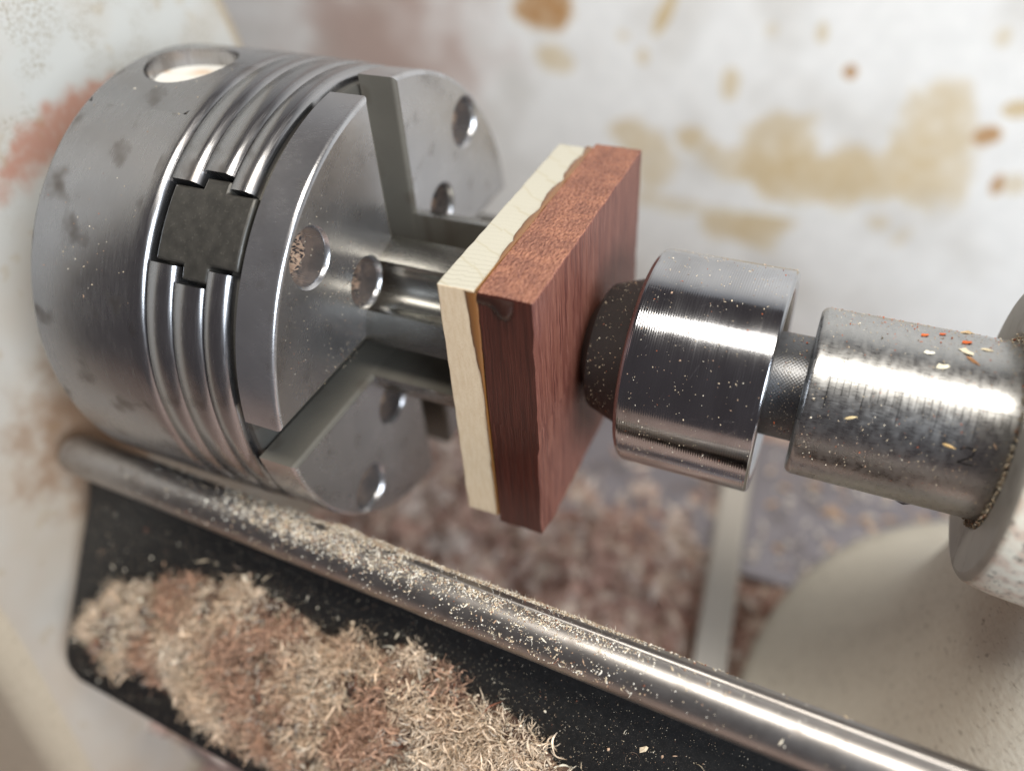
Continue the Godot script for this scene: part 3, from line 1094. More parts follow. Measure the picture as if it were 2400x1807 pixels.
func tool_rest() -> void:
	var t := thing("tool_rest", "black tool rest with a round polished steel top bar, dusted with shavings", "tool rest")
	var d := ROD_D.normalized()
	var m := Mesher.new()
	var path := []
	var rad := []
	for k in 9:
		var a := PI / 2 * k / 8.0
		path.append(ROD_P + ROD_D * (-120.5 - 2.2 * cos(a) + 2.2))
		rad.append(5.0 - 2.0 + 2.0 * sin(a) if k > 0 else 0.05)
	for k in range(1, 61):
		path.append(ROD_P + ROD_D * lerpf(-118.0, 110.0, k / 60.0))
		rad.append(5.0)
	m.tube(path, rad, 48)
	build("top_bar", t, [m, M.rod])
	# a thin flat ridge let into the bar's top
	m = Mesher.new()
	var rows := []
	for k in 41:
		var x := lerpf(-60.0, 110.0, k / 40.0)
		var row := []
		for e in 7:
			var a := deg_to_rad(lerpf(98.0, 122.0, e / 6.0))
			var rr := 5.0 + (0.35 if e > 0 and e < 6 else -0.1) * smoothstep(-60.0, -40.0, x)
			row.append(ROD_P + ROD_D * x + Vector3(0, sin(a), cos(a)) * rr)
		rows.append(row)
	m.grid(rows, 1.0)
	_face(m, Vector3(0, 1, 0))
	build("bar_ridge", t, [m, M.rod])
	# the blade: a plate 6 thick with rounded corners
	m = Mesher.new()
	var front := []
	var back := []
	var outl := []
	for side in 2:
		rows = []
		for j in 31:
			var s := lerpf(-7.0, 44.0, j / 30.0)
			var row := []
			for i in 61:
				var x0 := -118.3
				# rounded lower left corner
				var cr := 6.0
				if s > 44.0 - cr:
					var q := (s - (44.0 - cr)) / cr
					x0 += cr * (1.0 - sqrt(maxf(0.0, 1.0 - q * q)))
				elif s < 0.0:
					x0 -= 2.2 * pow(-s / 7.0, 2.0)
				var x := lerpf(x0, 105.0, i / 60.0)
				row.append(blade_at(x, s, 0.0 if side == 0 else -6.0))
			rows.append(row)
		var at := m.v.size()
		m.grid(rows, 1.0)
		_face(m, BLADE_N if side == 0 else -BLADE_N, at)
		for i in range(at, m.v.size()):
			var jj := (i - at) / 61
			m.uv[i] = Vector2(m.v[i].x, lerpf(-7.0, 44.0, jj / 30.0)) * 0.01
		var edge := []
		for j in 31:
			edge.append(rows[j][0])
		for i in 61:
			edge.append(rows[30][i])
		outl.append(edge)
	# rolled edge between the two faces
	rows = []
	for k in 7:
		var a := PI * k / 6.0
		var row := []
		for i in outl[0].size():
			var c: Vector3 = (outl[0][i] + outl[1][i]) / 2.0
			var o := Vector3(-1, 0, 0) if i < 25 else BLADE_S if i > 30 else (Vector3(-1, 0, 0).lerp(BLADE_S, (i - 24) / 6.0)).normalized()
			row.append(c + BLADE_N * 3.0 * cos(a) + o * 1.0 * sin(a))
		rows.append(row)
	var at2 := m.v.size()
	m.grid(rows, 1.0)
	for i in range(at2, m.v.size()):
		var q := m.v[i] - blade_at(-20.0, 15.0, -3.0)
		if m.n[i].dot(q) < 0.0:
			m.n[i] = -m.n[i]
	m.ix = _oriented(m, m.ix)
	build("blade", t, [m, M.black])


# ---------------------------------------------------------------- sawdust
func fibre_mesh(kind: int) -> ArrayMesh:
	# kinds 0..4 curled ribbons, 5..6 flakes, 7 grain; about one unit (metre here) long, scaled by each copy
	var m := Mesher.new()
	var r := RandomNumberGenerator.new()
	r.seed = 500 + kind
	if kind < 5:
		var k := 10
		var rows := []
		var turn: float = [1.4, 3.0, 4.4, 6.0, 2.2][kind]
		var w: float = [0.026, 0.022, 0.024, 0.0105, 0.05][kind]
		var p := Vector3(-0.5, 0, 0)
		var dir := r.randf() * 0.5
		for i in k + 1:
			var a := dir + turn * (float(i) / k - 0.3)
			var side := Vector3(0.2 * sin(a * 2.0), 0.35 * cos(i * 0.9), 1.0).normalized()
			var ww := w * (1.0 - 0.7 * absf(2.0 * i / k - 1.0))
			rows.append([(p - side * ww) * 1000.0, (p + side * ww) * 1000.0])
			p += Vector3(cos(a), sin(a), 0.15 * sin(i)) * (1.0 / k)
		m.grid(rows, 1.0)
	else:
		var sz: Vector3 = [Vector3(0.5, 0.07, 0.30), Vector3(0.5, 0.06, 0.13), Vector3(0.42, 0.34, 0.38)][kind - 5]
		var ring := []
		for i in 9:
			var a := TAU * i / 9.0
			ring.append(Vector3(cos(a) * sz.x, 0, sin(a) * sz.z) * r.randf_range(0.6, 1.1) + Vector3(0, sz.y * r.randf_range(-0.5, 0.5), 0))
		var tip := Vector3(r.randf_range(-0.1, 0.1), sz.y * 1.2, 0)
		var foot := Vector3(0, -sz.y * (0.2 if kind < 7 else 1.0), 0)
		for i in 9:
			for e in 2:
				var p: Vector3 = ring[i] * 1000.0
				var q: Vector3 = ring[(i + 1) % 9] * 1000.0
				var c := (tip if e == 0 else foot) * 1000.0
				var nn := (q - p).cross(c - p).normalized()
				if nn.y < 0.0 and e == 0 or nn.y > 0.0 and e == 1:
					nn = -nn
				var b := m.add(p, nn, Vector2.ZERO)
				m.add(q, nn, Vector2.ZERO)
				m.add(c, nn, Vector2.ZERO)
				m.tri_ix(b, b + 1, b + 2)
	var mesh := ArrayMesh.new()
	m.into(mesh, M.dust)
	return mesh


var fibres := []


func scatter(parent: Node, called: String, kind: int, list: Array) -> MultiMeshInstance3D:
	# list of [position mm, normal, size mm, colour (linear), tilt]
	var mm := MultiMesh.new()
	mm.transform_format = MultiMesh.TRANSFORM_3D
	mm.use_colors = true
	mm.mesh = fibres[kind]
	mm.instance_count = list.size()
	for i in list.size():
		var e = list[i]
		var up: Vector3 = e[1]
		var tilt: float = e[4]
		up = (up + Vector3(rng.randfn(), rng.randfn(), rng.randfn()) * tilt).normalized()
		var side := up.cross(Vector3(rng.randfn(), rng.randfn(), rng.randfn())).normalized()
		var b := Basis(side, up, side.cross(up)).scaled_local(Vector3.ONE * e[2] * MM)
		mm.set_instance_transform(i, Transform3D(b, e[0] * MM))
		mm.set_instance_color(i, e[3])
	var o := MultiMeshInstance3D.new()
	o.name = called
	o.multimesh = mm
	parent.add_child(o, true)
	o.name = numbered(parent, o, called)
	o.set_meta("kind", "stuff")
	return o


func dust_colour(mix: float) -> Color:
	var k := rng.randf()
	var c: Color
	if k < 0.45: c = Color(0.66, 0.53, 0.37)
	elif k < 0.72: c = Color(0.76, 0.67, 0.53)
	elif k < 0.95: c = Color(0.46, 0.30, 0.20)
	else: c = Color(0.30, 0.11, 0.06)
	return c * rng.randf_range(0.7, 1.1) * mix


func pile_height(x: float, s: float, nz: FastNoiseLite) -> float:
	# outline of the heap on the blade
	var xs := [-113.0, -109.0, -92.0, -79.0, -65.0, -54.0, -43.0, -28.0, -12.0, -5.0, 3.0, 10.0, 22.0, 40.0, 70.0]
	var tp := [31.0, 19.0, 10.5, 4.0, 2.5, 0.5, 4.0, 2.5, -1.0, 2.5, 3.5, 6.5, 11.0, 22.0, 38.0]
	var bx := [-113.0, -101.0, -87.0, -76.0, -69.0, -58.0, -46.0, -38.0, 70.0]
	var bt := [32.0, 36.0, 33.0, 33.0, 37.0, 36.0, 37.0, 44.0, 46.0]
	if x < -113.0 or x > 70.0:
		return -3.0
	var up := _interp(xs, tp, x) + 2.0 * nz.get_noise_2d(x * 2.0, 7.0)
	var lo := _interp(bx, bt, x) + 2.5 * nz.get_noise_2d(x * 2.0, 90.0)
	var d := minf(s - up, lo - s)
	d = minf(d, (x + 113.0) * 0.8)
	var h: float = 5.2 * (1.0 - exp(-maxf(d, 0.0) / 5.0))
	if d < 0.0:
		h = d * 0.6
	return h + (3.0 * nz.get_noise_2d(x * 2.6, s * 2.6) + 2.6 * nz.get_noise_2d(x * 6.0, s * 6.0)) * smoothstep(-1.0, 4.0, d) - 0.5


func _interp(xs: Array, ys: Array, x: float) -> float:
	for i in xs.size() - 1:
		if x <= xs[i + 1]:
			return lerpf(ys[i], ys[i + 1], clampf((x - xs[i]) / (xs[i + 1] - xs[i]), 0.0, 1.0))
	return ys[-1]


func shavings() -> void:
	var nz := noise(301, 0.05, 3)
	# the heap on the blade
	var t := thing("shavings_heap", "heap of curly tan and cream wood shavings lying on the black blade", "wood shavings")
	t.set_meta("kind", "stuff")
	var m := Mesher.new()
	var rows := []
	for j in 61:
		var row := []
		for i in 141:
			var x := lerpf(-114.0, 70.0, i / 140.0)
			var s := lerpf(-4.0, 43.5, j / 60.0)
			row.append(blade_at(x, s, pile_height(x, s, nz)))
		rows.append(row)
	m.grid(rows, 1.0)
	_face(m, BLADE_N)
	for i in m.v.size():
		m.uv[i] = Vector2(m.v[i].x, m.v[i].y) * 0.01
	build("heap_core", t, [m, M.shaded_mound]).set_meta("kind", "stuff")
	var tone := noise(302, 0.035, 2)
	var lists := []
	for k in 8:
		lists.append([])
	var tries := 0
	var count := 0
	while count < 7000 and tries < 120000:
		tries += 1
		var x := rng.randf_range(-113.0, 45.0)
		var s := rng.randf_range(-2.0, 43.5)
		var h := pile_height(x, s, nz)
		if h < -0.3 and rng.randf() > 0.03:
			continue
		count += 1
		var kind: int = [0, 1, 1, 2, 2, 3, 3, 4, 5, 7, 7, 7, 7, 7, 7, 6][rng.randi() % 16]
		var size := rng.randf_range(1.2, 4.4) if kind < 5 else rng.randf_range(0.7, 2.0) if kind < 7 else rng.randf_range(0.4, 0.9)
		if kind == 3 or kind == 1 and rng.randf() < 0.08:
			size *= 2.0
		var q := tone.get_noise_2d(x, s)
		var c := dust_colour(1.0)
		if q > 0.12 and rng.randf() < 0.6:
			c = Color(0.46, 0.30, 0.20) * rng.randf_range(0.7, 1.1)
		elif q < -0.1 and rng.randf() < 0.6:
			c = Color(0.80, 0.71, 0.56) * rng.randf_range(0.8, 1.05)
		if x > -25.0 and x < 5.0 and s > 38.0 and rng.randf() < 0.5:
			c = Color(0.42, 0.12, 0.06) * rng.randf_range(0.7, 1.1)
		lists[kind].append([blade_at(x, s, maxf(h, 0.0) + rng.randf_range(-0.2, 1.3) * (0.4 + rng.randf())), BLADE_N, size, c, 0.55])
	# tangled clumps of curls
	var made := 0
	tries = 0
	while made < 420 and tries < 4000:
		tries += 1
		var x := rng.randf_range(-111.0, 32.0)
		var s := rng.randf_range(-1.0, 43.0)
		var h := pile_height(x, s, nz)
		if h < 0.4:
			continue
		made += 1
		var big := rng.randf_range(1.6, 5.2)
		var q := tone.get_noise_2d(x, s) + 0.12 * rng.randfn()
		var base := Color(0.66, 0.54, 0.40)
		if q > 0.14: base = Color(0.47, 0.31, 0.22)
		elif q > 0.04: base = Color(0.58, 0.44, 0.32)
		elif q < -0.12: base = Color(0.75, 0.65, 0.51)
		if x > -26.0 and x < 6.0 and s > 37.0 and rng.randf() < 0.5: base = Color(0.44, 0.17, 0.10)
		var centre := blade_at(x, s, h - big * 0.25)
		var sway := Vector3(rng.randfn(), rng.randfn(), rng.randfn()).normalized()
		for k in int(36.0 * big):
			var u := (Vector3(rng.randfn(), rng.randfn(), rng.randfn()).normalized() + BLADE_N * 0.55).normalized()
			var kd: int = [1, 1, 2, 2, 3, 3, 4, 6, 7, 7][rng.randi() % 10]
			var sz := rng.randf_range(1.8, 5.6) if kd < 5 else rng.randf_range(0.3, 0.8)
			lists[kd].append([centre + u * big * rng.randf_range(0.55, 1.1), u, sz, base * Color(1.06, 0.95, 0.88) * rng.randf_range(0.5, 1.2), 0.45])
	# long pale threads that stand out of the heap
	for i in 1800:
		var x := rng.randf_range(-110.0, 25.0)
		var s := rng.randf_range(0.0, 42.0)
		var h := pile_height(x, s, nz)
		if h < 0.6:
			continue
		var c := Color(0.80, 0.72, 0.61) * rng.randf_range(0.75, 1.05)
		if rng.randf() < 0.3: c = Color(0.62, 0.50, 0.36)
		lists[3].append([blade_at(x, s, h + rng.randf_range(0.2, 1.4)), BLADE_N, rng.randf_range(4.5, 9.0), c, 0.5])
	for k in 8:
		scatter(t, "grains" if k == 7 else "flakes" if k > 4 else "curls", k, lists[k])
	# fine dust sticking to the black blade
	var list := []
	for i in 30000:
		var x := rng.randf_range(-117.0, 80.0)
		var s := rng.randf_range(-6.0, 43.0)
		var near := smoothstep(-9.0, 2.0, pile_height(x, s, nz) * 3.0)
		if rng.randf() > 0.35 + 0.65 * near:
			continue
		list.append([blade_at(x, s, 0.08), BLADE_N, rng.randf_range(0.08, 0.26) * (2.0 if rng.randf() < 0.05 else 1.0), dust_colour(0.55), 0.5])
	var o := scatter(self, "blade_dust", 7, list)
	tag(o, "fine pale dust grains sticking to the black face of the tool rest", "sawdust")
	# dust and crumbs on the round top bar
	t = thing("bar_sawdust", "pale crumbs and dust lying along the round steel top bar of the tool rest", "sawdust")
	t.set_meta("kind", "stuff")
	var l7 := []
	var l6 := []
	var l1 := []
	var nb := noise(303, 0.06, 2)
	var tri := 0
	while l7.size() < 17000 and tri < 170000:
		tri += 1
		var x := rng.randf_range(-100.0, 62.0)
		var a := rng.randf_range(8.0, 165.0)
		# a thick drift on the top and back of the middle of the bar, thin elsewhere
		var mid := exp(-pow((x + 40.0) / 20.0, 2.0))
		var d := 0.025 + 0.9 * mid * smoothstep(40.0, 75.0, a)
		d += 0.75 * exp(-pow((x - 4.0) / 22.0, 2.0)) * smoothstep(62.0, 100.0, a)
		d += 0.45 * exp(-pow((x - 8.0) / 14.0, 2.0)) * clampf(nb.get_noise_2d(x * 4.0, a) + 0.25, 0.0, 1.0)
		d *= 0.35 + 0.9 * clampf(nb.get_noise_2d(x * 3.0, a * 0.4) + 0.5, 0.0, 1.2)
		if x > 30.0: d *= 0.35
		if x < -70.0: d *= 0.5
		if rng.randf() > d:
			continue
		var nn := Vector3(0, sin(deg_to_rad(a)), cos(deg_to_rad(a)))
		var lift := rng.randf_range(0.0, 0.15) + 1.0 * mid * smoothstep(60.0, 85.0, a) * rng.randf() * clampf(nb.get_noise_2d(x * 2.0, 3.0) + 0.6, 0.0, 1.0)
		var p := ROD_P + ROD_D * x + nn * (5.0 + lift)
		var c := dust_colour(1.0)
		if rng.randf() < 0.35: c = Color(0.8, 0.74, 0.64)
		l7.append([p, nn, 0.10 + 0.42 * pow(rng.randf(), 2.0), c * 0.92, 0.6])
		if rng.randf() < 0.05: l6.append([p, nn, rng.randf_range(0.6, 1.5), c, 0.5])
		if rng.randf() < 0.05: l1.append([p, nn, rng.randf_range(0.9, 2.2), c, 0.7])
	scatter(t, "crumbs", 7, l7)
	scatter(t, "splinters", 6, l6)
	scatter(t, "curls", 1, l1)
	# dust on the steel of centre, quill and chuck
	t = thing("steel_dust", "specks of pale and orange sawdust on the live centre, quill and chuck", "sawdust")
	t.set_meta("kind", "stuff")
	l7 = []
	l6 = []
	for i in 1500:
		var x := rng.randf_range(43.5, 74.0)
		var a := rng.randf_range(-10.0, 130.0)
		if rng.randf() > 0.5 + 0.5 * smoothstep(75.0, 100.0, a): continue
		_speck(l7, l6, x, 16.0, a, 0.10, 0.34, 0.18 if a > 70 else 0.08)
	for i in 520:
		_speck(l7, l6, rng.randf_range(13.0, 36.0), 21.65, rng.randf_range(-25.0, 130.0), 0.10, 0.34, 0.04)
	for i in 190:
		var x := rng.randf_range(2.8, 10.8)
		_speck(l7, l6, x, _interp([2.8, 11.5], [13.0, 16.2], x), rng.randf_range(-30.0, 120.0), 0.12, 0.34, 0.05)
	for i in 160:
		_speck(l7, l6, rng.randf_range(37.0, 42.0), 10.15, rng.randf_range(-20.0, 120.0), 0.12, 0.35, 0.05)
	for i in 70:
		_speck(l7, l6, rng.randf_range(-98.0, -74.0), 50.0, rng.randf_range(25.0, 88.0), 0.15, 0.4, 0.03)
	for i in 200:
		# on the flat of the near jaw
		var u := Vector2(rng.randf_range(22.0, 47.0), 0).rotated(deg_to_rad(rng.randf_range(8.0, 60.0)))
		l7.append([Vector3(-41.9, u.y, u.x), Vector3(1, 0, 0), rng.randf_range(0.12, 0.32), dust_colour(0.55), 0.4])
	scatter(t, "specks", 7, l7)
	scatter(t, "splinters", 6, l6)
	# crumbs packed where the quill enters the barrel
	l7 = []
	for i in 700:
		var a := rng.randf_range(-95.0, 150.0)
		var rr := rng.randf_range(15.9, 17.6)
		var b := deg_to_rad(a)
		if rng.randf() > 0.35 + 0.65 * smoothstep(40.0, -60.0, a): continue
		l7.append([Vector3(74.5 - rng.randf() * 0.5, rr * sin(b), rr * cos(b)), Vector3(-1, 0, 0), rng.randf_range(0.25, 0.75), dust_colour(0.75), 0.6])
	o = scatter(self, "collar_sawdust", 7, l7)
	tag(o, "crumbs of sawdust packed round the quill where it enters the tailstock", "sawdust")
	# single larger chips on the quill
	var chips := [[59.0, 97.0, 1.5, Color(0.62, 0.13, 0.03), "bright orange wood chip on the quill, leftmost of the orange ones", 5], [61.8, 103.0, 1.4, Color(0.55, 0.12, 0.04), "small orange chip on the crest of the quill beside a cream sliver", 5], [65.5, 97.6, 1.9, Color(0.62, 0.14, 0.04), "orange chip high on the quill above the big cream flake", 5], [65.4, 87.5, 2.5, Color(0.80, 0.72, 0.55), "largest cream wood flake on top of the quill", 5], [66.5, 81.0, 2.8, Color(0.40, 0.20, 0.09), "brown splinter lying below the largest cream flake on the quill", 6], [68.5, 93.6, 2.2, Color(0.80, 0.70, 0.50), "pale slanting sliver on the quill nearest the tailstock barrel", 6], [62.2, 72.0, 2.1, Color(0.80, 0.73, 0.56), "cream ragged flake on the quill just above its bright highlight", 5], [59.9, 80.5, 1.8, Color(0.80, 0.75, 0.63), "whitish forked flake on the quill left of the cream flakes", 5], [65.9, 118.0, 3.6, Color(0.62, 0.46, 0.28), "long straw coloured splinter on the far crest of the quill", 6], [65.7, 26.0, 2.3, Color(0.62, 0.42, 0.19), "tan chip on the lower quill beside the engraved numeral", 6], [50.5, 29.5, 2.2, Color(0.62, 0.48, 0.26), "curved tan splinter low on the left end of the quill", 6], [63.0, -42.5, 2.6, Color(0.06, 0.045, 0.04), "dark splinter hanging from the underside of the quill", 6]]
	for c in chips:
		var a := deg_to_rad(c[1])
		var up := Vector3(0, sin(a), cos(a))
		var o2 := MeshInstance3D.new()
		o2.name = "wood_chip"
		o2.mesh = fibres[c[5]].duplicate()
		var mt := mat((c[3] as Color).linear_to_srgb(), 0.9)
		o2.mesh.surface_set_material(0, mt)
		var side := (Vector3(1, 0, 0) + Vector3(0, 0, rng.randf_range(-1.0, 1.0))).normalized()
		side = (side - up * side.dot(up)).normalized()
		o2.transform = Transform3D(Basis(side, up, side.cross(up)).scaled_local(Vector3(1, 1.6, 1.0) * c[2] * MM), (Vector3(c[0], 0, 0) + up * 16.12) * MM)
		add_child(o2, true)
		o2.name = numbered(self, o2, "wood_chip")
		tag(o2, c[4], "wood chip", "loose chips on the quill")


func _speck(l7: Array, l6: Array, x: float, r: float, a: float, s0: float, s1: float, orange: float) -> void:
	var b := deg_to_rad(a)
	var nn := Vector3(0, sin(b), cos(b))
	var c := dust_colour(0.9)
	if rng.randf() < orange: c = Color(0.5, 0.12, 0.04)
	var e := [Vector3(x, r * nn.y, r * nn.z) + nn * 0.04, nn, lerpf(s0, s1, pow(rng.randf(), 2.2)) * (1.7 if rng.randf() < 0.06 else 1.0), c, 0.4]
	if rng.randf() < 0.15:
		e[2] *= 2.2
		l6.append(e)
	else:
		l7.append(e)


# ---------------------------------------------------------------- what stands behind
func setting() -> void:
	var m := Mesher.new()
	# the wall board, one thick sheet; its stains are mapped by place
	m = box(Vector3(-900, -420, -235), Vector3(700, 500, -215), 1.0)
	for i in m.v.size():
		m.uv[i] = Vector2((m.v[i].x + 260.0) / 400.0, (20.0 - m.v[i].y) / 300.0)
	var w := build("wall", self, [m, wall_texture()])
	tag(w, "white painted board wall with yellow brown glue stains behind the lathe", "", "", "structure")
	# bench under the bed
	m = box(Vector3(-900, -230, -214), Vector3(700, -200, 500), 1.0)
	var b := build("bench_top", self, [m, M.bed_dust])
	tag(b, "dusty brown bench top below the lathe bed", "", "", "structure")


func bed() -> void:
	var t := thing("lathe_bed", "grey steel lathe bed with two ways under the chuck and tailstock", "lathe bed")
	build("rear_way", t, [box(Vector3(-127, -175, -132), Vector3(500, -140.2, -60), 1.5), M.bed])
	build("front_way", t, [box(Vector3(-127, -175, 22), Vector3(500, -140.2, 62), 1.5), M.bed])
	build("web", t, [box(Vector3(-127, -185, -60.5), Vector3(500, -160, 22.5), 1.0), M.bed])
	# arm of the tool rest's holder across the bed
	var m := Mesher.new()
	var rows := []
	var sect := [Vector2(-6.0, -24), Vector2(-6.0, -1.5), Vector2(-5.4, -0.4), Vector2(-4.5, 0), Vector2(4.5, 0), Vector2(5.4, -0.4), Vector2(6.0, -1.5), Vector2(6.0, -24)]
	for k in 21:
		var f := k / 20.0
		var c := Vector3(lerpf(20.0, 36.0, f), -127.0, lerpf(-150.0, 0.0, f))
		var row := []
		for q in sect:
			row.append(c + Vector3(q.x * 0.92, q.y - 3.0, 0))
		rows.append(row)
	m.grid(rows, 1.0)
	for i in m.v.size():
		if m.n[i].y < -0.05:
			m.n[i] = -m.n[i]
		elif absf(m.n[i].y) < 0.05:
			m.n[i] = Vector3(signf(m.v[i].x - lerpf(20.0, 36.0, (m.v[i].z + 150.0) / 150.0)), 0, 0)
	m.ix = _oriented(m, m.ix)
	m.quad(rows[20][0], rows[20][1], rows[20][6], rows[20][7], Vector3(0, 0, 1))
	var arm := build("tool_rest_holder", self, [m, M.white_paint])
	tag(arm, "narrow cream painted bar lying across the bed between the shavings and the tailstock foot", "tool rest holder")


func bed_shavings() -> void:
	var t := thing("bed_shavings", "drift of reddish brown and pink shavings covering the lathe bed under the blank", "wood shavings")
	t.set_meta("kind", "stuff")
	var nz := noise(401, 0.02, 3)
	var height := func(x: float, z: float) -> float:
		var d: float = 9.0 * exp(-pow((x + 8.0) / 34.0, 2.0) - pow((z + 35.0) / 30.0, 2.0)) + 4.0 * exp(-pow((x + 90.0) / 60.0, 2.0))
		return -142.0 + d + 6.0 * nz.get_noise_2d(x * 2.0, z * 2.0) + 3.0 * nz.get_noise_2d(x * 7.0, z * 7.0) - 6.0 * smoothstep(20.0, 40.0, x) * smoothstep(-40.0, -80.0, z) - 6.0 * smoothstep(-75.0, -130.0, z)
	var m := Mesher.new()
	var rows := []
	for j in 81:
		var row := []
		for i in 121:
			var x := lerpf(-127.0, 75.0, i / 120.0)
			var z := lerpf(-132.0, 68.0, j / 80.0)
			row.append(Vector3(x, height.call(x, z), z))
		rows.append(row)
	m.grid(rows, 1.0)
	_face(m, Vector3(0, 1, 0))
	for i in m.v.size():
		m.uv[i] = Vector2(m.v[i].x, m.v[i].z) * 0.01
	build("drift", t, [m, M.bed_dust]).set_meta("kind", "stuff")
	var lists := [[], [], [], []]
	for i in 7000:
		var x := rng.randf_range(-122.0, 44.0)
		var z := rng.randf_range(-128.0, 64.0)
		var pale := smoothstep(-0.25, 0.3, nz.get_noise_2d(x * 1.6 + 200.0, z * 1.6) + 0.25 * rng.randfn())
		var dark := exp(-pow((x + 12.0) / 24.0, 2.0) - pow((z + 22.0) / 22.0, 2.0))
		var c := Color(0.50, 0.32, 0.26).lerp(Color(0.80, 0.69, 0.62), clampf(pale - 0.7 * dark, 0.0, 1.0)) * rng.randf_range(0.85, 1.05)
		lists[rng.randi() % 4].append([Vector3(x, height.call(x, z) + rng.randf_range(0.0, 1.5), z), Vector3.UP, rng.randf_range(3.0, 9.0), c, 0.5])
	for i in 160:
		# pale flakes on the grey rear way
		var x := rng.randf_range(36.0, 110.0)
		var z := rng.randf_range(-128.0, -62.0)
		lists[3].append([Vector3(x, -139.6, z), Vector3.UP, rng.randf_range(2.0, 5.0), Color(0.62, 0.42, 0.28) if rng.randf() < 0.5 else Color(0.7, 0.64, 0.6), 0.2])
	var kinds := [1, 2, 4, 5]
	for k in 4:
		scatter(t, "flakes" if k == 3 else "curls", kinds[k], lists[k])


func headstock() -> void:
	var t := thing("headstock", "cream painted headstock casting with a ring of red dust behind the chuck", "headstock")
	# outline of its front in (z, y)
	var pts := PackedVector2Array([Vector2(-64, 28), Vector2(-67, -10), Vector2(-70, -60), Vector2(-72, -140), Vector2(-72, -196), Vector2(104, -196), Vector2(96, -150), Vector2(91.5, -118), Vector2(86.5, -78), Vector2(84, -40), Vector2(82, 0), Vector2(78, 40), Vector2(68, 80), Vector2(48, 112), Vector2(18, 126), Vector2(-14, 120), Vector2(-38, 100), Vector2(-52, 72), Vector2(-60, 46)])
	var fine := PackedVector2Array()
	var k := pts.size()
	for i in k:
		for e in 8:
			if i > 0 and i < 6:
				fine.append(pts[i].lerp(pts[i + 1], e / 8.0))
			else:
				fine.append(pts[i].cubic_interpolate(pts[(i + 1) % k], pts[(i + k - 1) % k], pts[(i + 2) % k], e / 8.0))
	var m := Mesher.new()
	var lv := [[-9.0, 0.0], [-7.6, -0.5], [-5.2, -1.6], [-2.8, -3.6], [-1.0, -6.4], [0.0, -10.0], [0.0, -160.0]]
	var rows := []
	for l in lv:
		var row := []
		for q in fine:
			var c := Vector2(10, 0)
			var z: Vector2 = c + (q - c) * (1.0 + l[0] / 80.0)
			row.append(Vector3(-126.0 + l[1], z.y, z.x))
		row.append(row[0])
		rows.append(row)
	m.grid(rows, 1.0)
	for i in m.v.size():
		var q := m.v[i] - Vector3(-140, 0, 10)
		if m.n[i].dot(q) < 0.0:
			m.n[i] = -m.n[i]
	m.ix = _oriented(m, m.ix)
	var f := Mesher.new()
	f.add(Vector3(-126, 0, 10), Vector3(1, 0, 0), Vector2.ZERO)
	for p in rows[0]:
		f.add(p, Vector3(1, 0, 0), Vector2.ZERO)
	for i in rows[0].size() - 1:
		f.tri_ix(0, i + 1, i + 2)
	for i in f.v.size():
		f.uv[i] = Vector2((f.v[i].z + 75.0) / 175.0, (130.0 - f.v[i].y) / 330.0)
	# front face: paint, fine brown spatter at the top, ring of red dust round the spindle
	var ns := noise(8, 0.4, 2)
	var nr := noise(501, 0.03, 4)
	var nl := noise(502, 0.008, 3)
	var mt := mat(Color.WHITE, 0.5)
	mt.texture_repeat = false
	mt.albedo_texture = paint(640, 1024, func(i, j):
		var z: float = i / 640.0 * 175.0 - 75.0
		var y: float = 130.0 - j / 1024.0 * 330.0
		var c := Color(0.725, 0.72, 0.70)
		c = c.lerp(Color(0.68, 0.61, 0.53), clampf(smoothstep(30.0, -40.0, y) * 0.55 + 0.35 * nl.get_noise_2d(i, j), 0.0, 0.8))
		var sp: float = smoothstep(0.25, 0.5, ns.get_noise_2d(i, j)) * smoothstep(-0.15, 0.3, nl.get_noise_2d(i * 2.0, j * 2.0) + 0.3 * smoothstep(40.0, 62.0, y))
		c = c.lerp(Color(0.46, 0.39, 0.29), clampf(sp * 0.7 * smoothstep(10.0, 50.0, y), 0.0, 0.75))
		var rr := Vector2(z, y).length() + 2.5 * nr.get_noise_2d(i * 1.2, j * 1.2)
		var ring: float = smoothstep(29.0, 31.5, rr) * (1.0 - smoothstep(37.5, 42.5, rr)) * smoothstep(24.0, 32.0, y + 3.0 * nr.get_noise_2d(i, j))
		ring *= 0.95 + 0.5 * nr.get_noise_2d(i * 3, j * 3)
		c = c.lerp(Color(0.66, 0.475, 0.405), clampf(ring * 0.9, 0.0, 0.85))
		# shadow of the chuck below the spindle, painted in brown
		var shadow_d := Vector2((z - 30.0) / 26.0, (y + 36.0) / 24.0).length() + 0.4 * nr.get_noise_2d(i, j)
		c = c.lerp(Color(0.48, 0.35, 0.25), 0.75 * (1.0 - smoothstep(0.3, 1.3, shadow_d)))
		var old: float = smoothstep(0.42, 0.5, nr.get_noise_2d(i * 0.8, j * 0.8))
		return c.lerp(Color(0.60, 0.50, 0.36), old * 0.18))
	var shell: StandardMaterial3D = M.cream.duplicate()
	shell.albedo_color = Color(0.84, 0.81, 0.77)  # cream darkened, shade on the rim and side put into the tint
	build("casting", t, [m, shell])
	build("front_face", t, [f, mt])


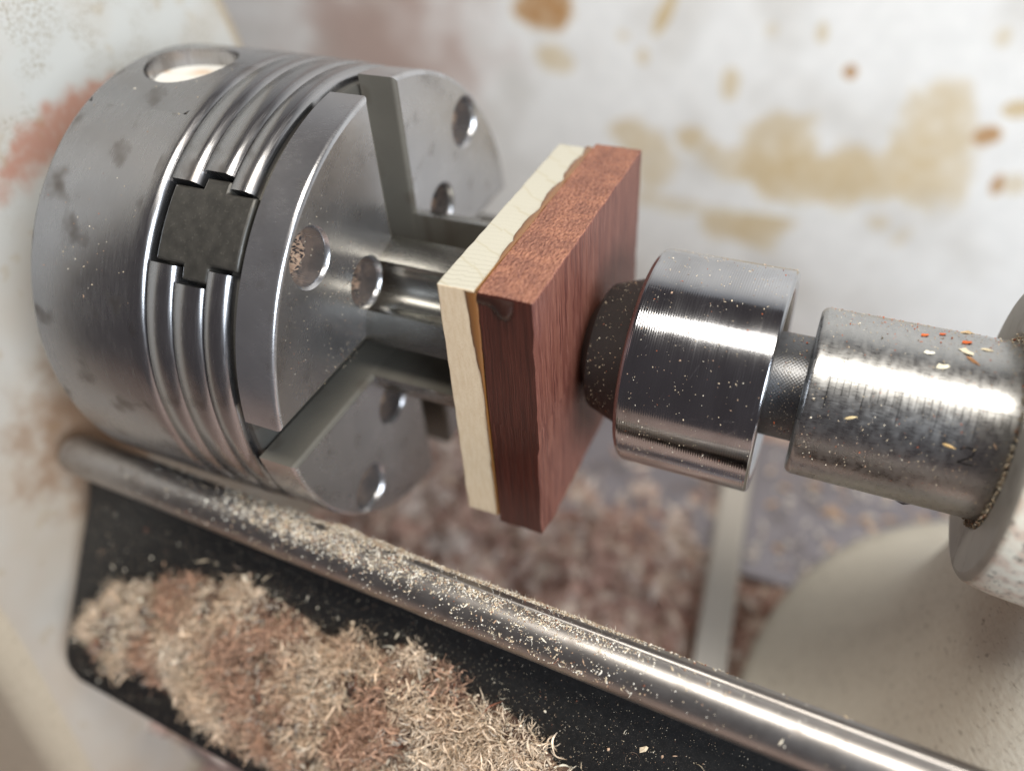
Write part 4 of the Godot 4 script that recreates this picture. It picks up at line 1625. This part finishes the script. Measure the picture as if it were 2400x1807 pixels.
func _ready() -> void:
	rng.seed = 20240
	# camera
	var cam := Camera3D.new()
	cam.name = "camera"
	cam.transform = Transform3D(Basis(Vector3(0.91189, -0.0587, -0.40621), Vector3(-0.22764, 0.75119, -0.61959), Vector3(0.34151, 0.65747, 0.67165)).orthonormalized(), Vector3(42.699, 102.398, 122.686) * MM)
	cam.near = 0.01
	cam.far = 20.0
	var at := CameraAttributesPhysical.new()
	at.frustum_focal_length = 24.634
	at.frustum_focus_distance = 0.141
	at.frustum_near = 0.01
	at.frustum_far = 20.0
	at.exposure_aperture = 4.9
	cam.attributes = at
	cam.fov = 51.9455
	add_child(cam)
	cam.fov = 51.9455
	# air and light: a dim workshop, an unseen lamp overhead, an unseen cool light to the right
	var env := Environment.new()
	env.background_mode = Environment.BG_COLOR
	env.background_color = lin(0.085, 0.075, 0.08)
	env.background_energy_multiplier = 1.0
	env.tonemap_mode = Environment.TONE_MAPPER_LINEAR
	env.tonemap_exposure = 1.0
	env.sdfgi_enabled = true
	env.ssao_enabled = true
	env.ssil_enabled = true
	var we := WorldEnvironment.new()
	we.name = "world_environment"
	we.environment = env
	add_child(we)
	lamp("unseen_overhead_lamp", Vector3(70, 330, 95), Vector3(60, 0, -30), Vector2(300, 80), 0.155, Color(1.0, 0.98, 0.94))  # out of view, lights the tops and the streaks along the steel
	lamp("unseen_right_light", Vector3(470, 250, 330), Vector3(0, 0, -20), Vector2(320, 300), 0.55, Color(0.91, 0.955, 1.0))  # out of view, placed to light the front and right faces
	materials()
	quill_texture()
	setting()
	bed()
	headstock()
	tailstock()
	chuck()
	blank()
	live_centre()
	tool_rest()
	for k in 8:
		fibres.append(fibre_mesh(k))
	bed_shavings()
	shavings()


func lamp(called: String, from: Vector3, to: Vector3, size: Vector2, energy: float, color: Color) -> void:
	var l := AreaLight3D.new()
	l.name = called
	l.area_size = size * MM
	l.light_energy = energy
	l.light_color = color
	l.area_range = 20.0
	l.area_attenuation = 2.0
	l.shadow_enabled = true
	var z := (from - to).normalized()
	var x := Vector3(1, 0, 0)
	if absf(z.x) > 0.7:
		x = Vector3(0, 0, -1)
	x = (x - z * x.dot(z)).normalized()
	l.transform = Transform3D(Basis(x, z.cross(x), z), from * MM)
	add_child(l)
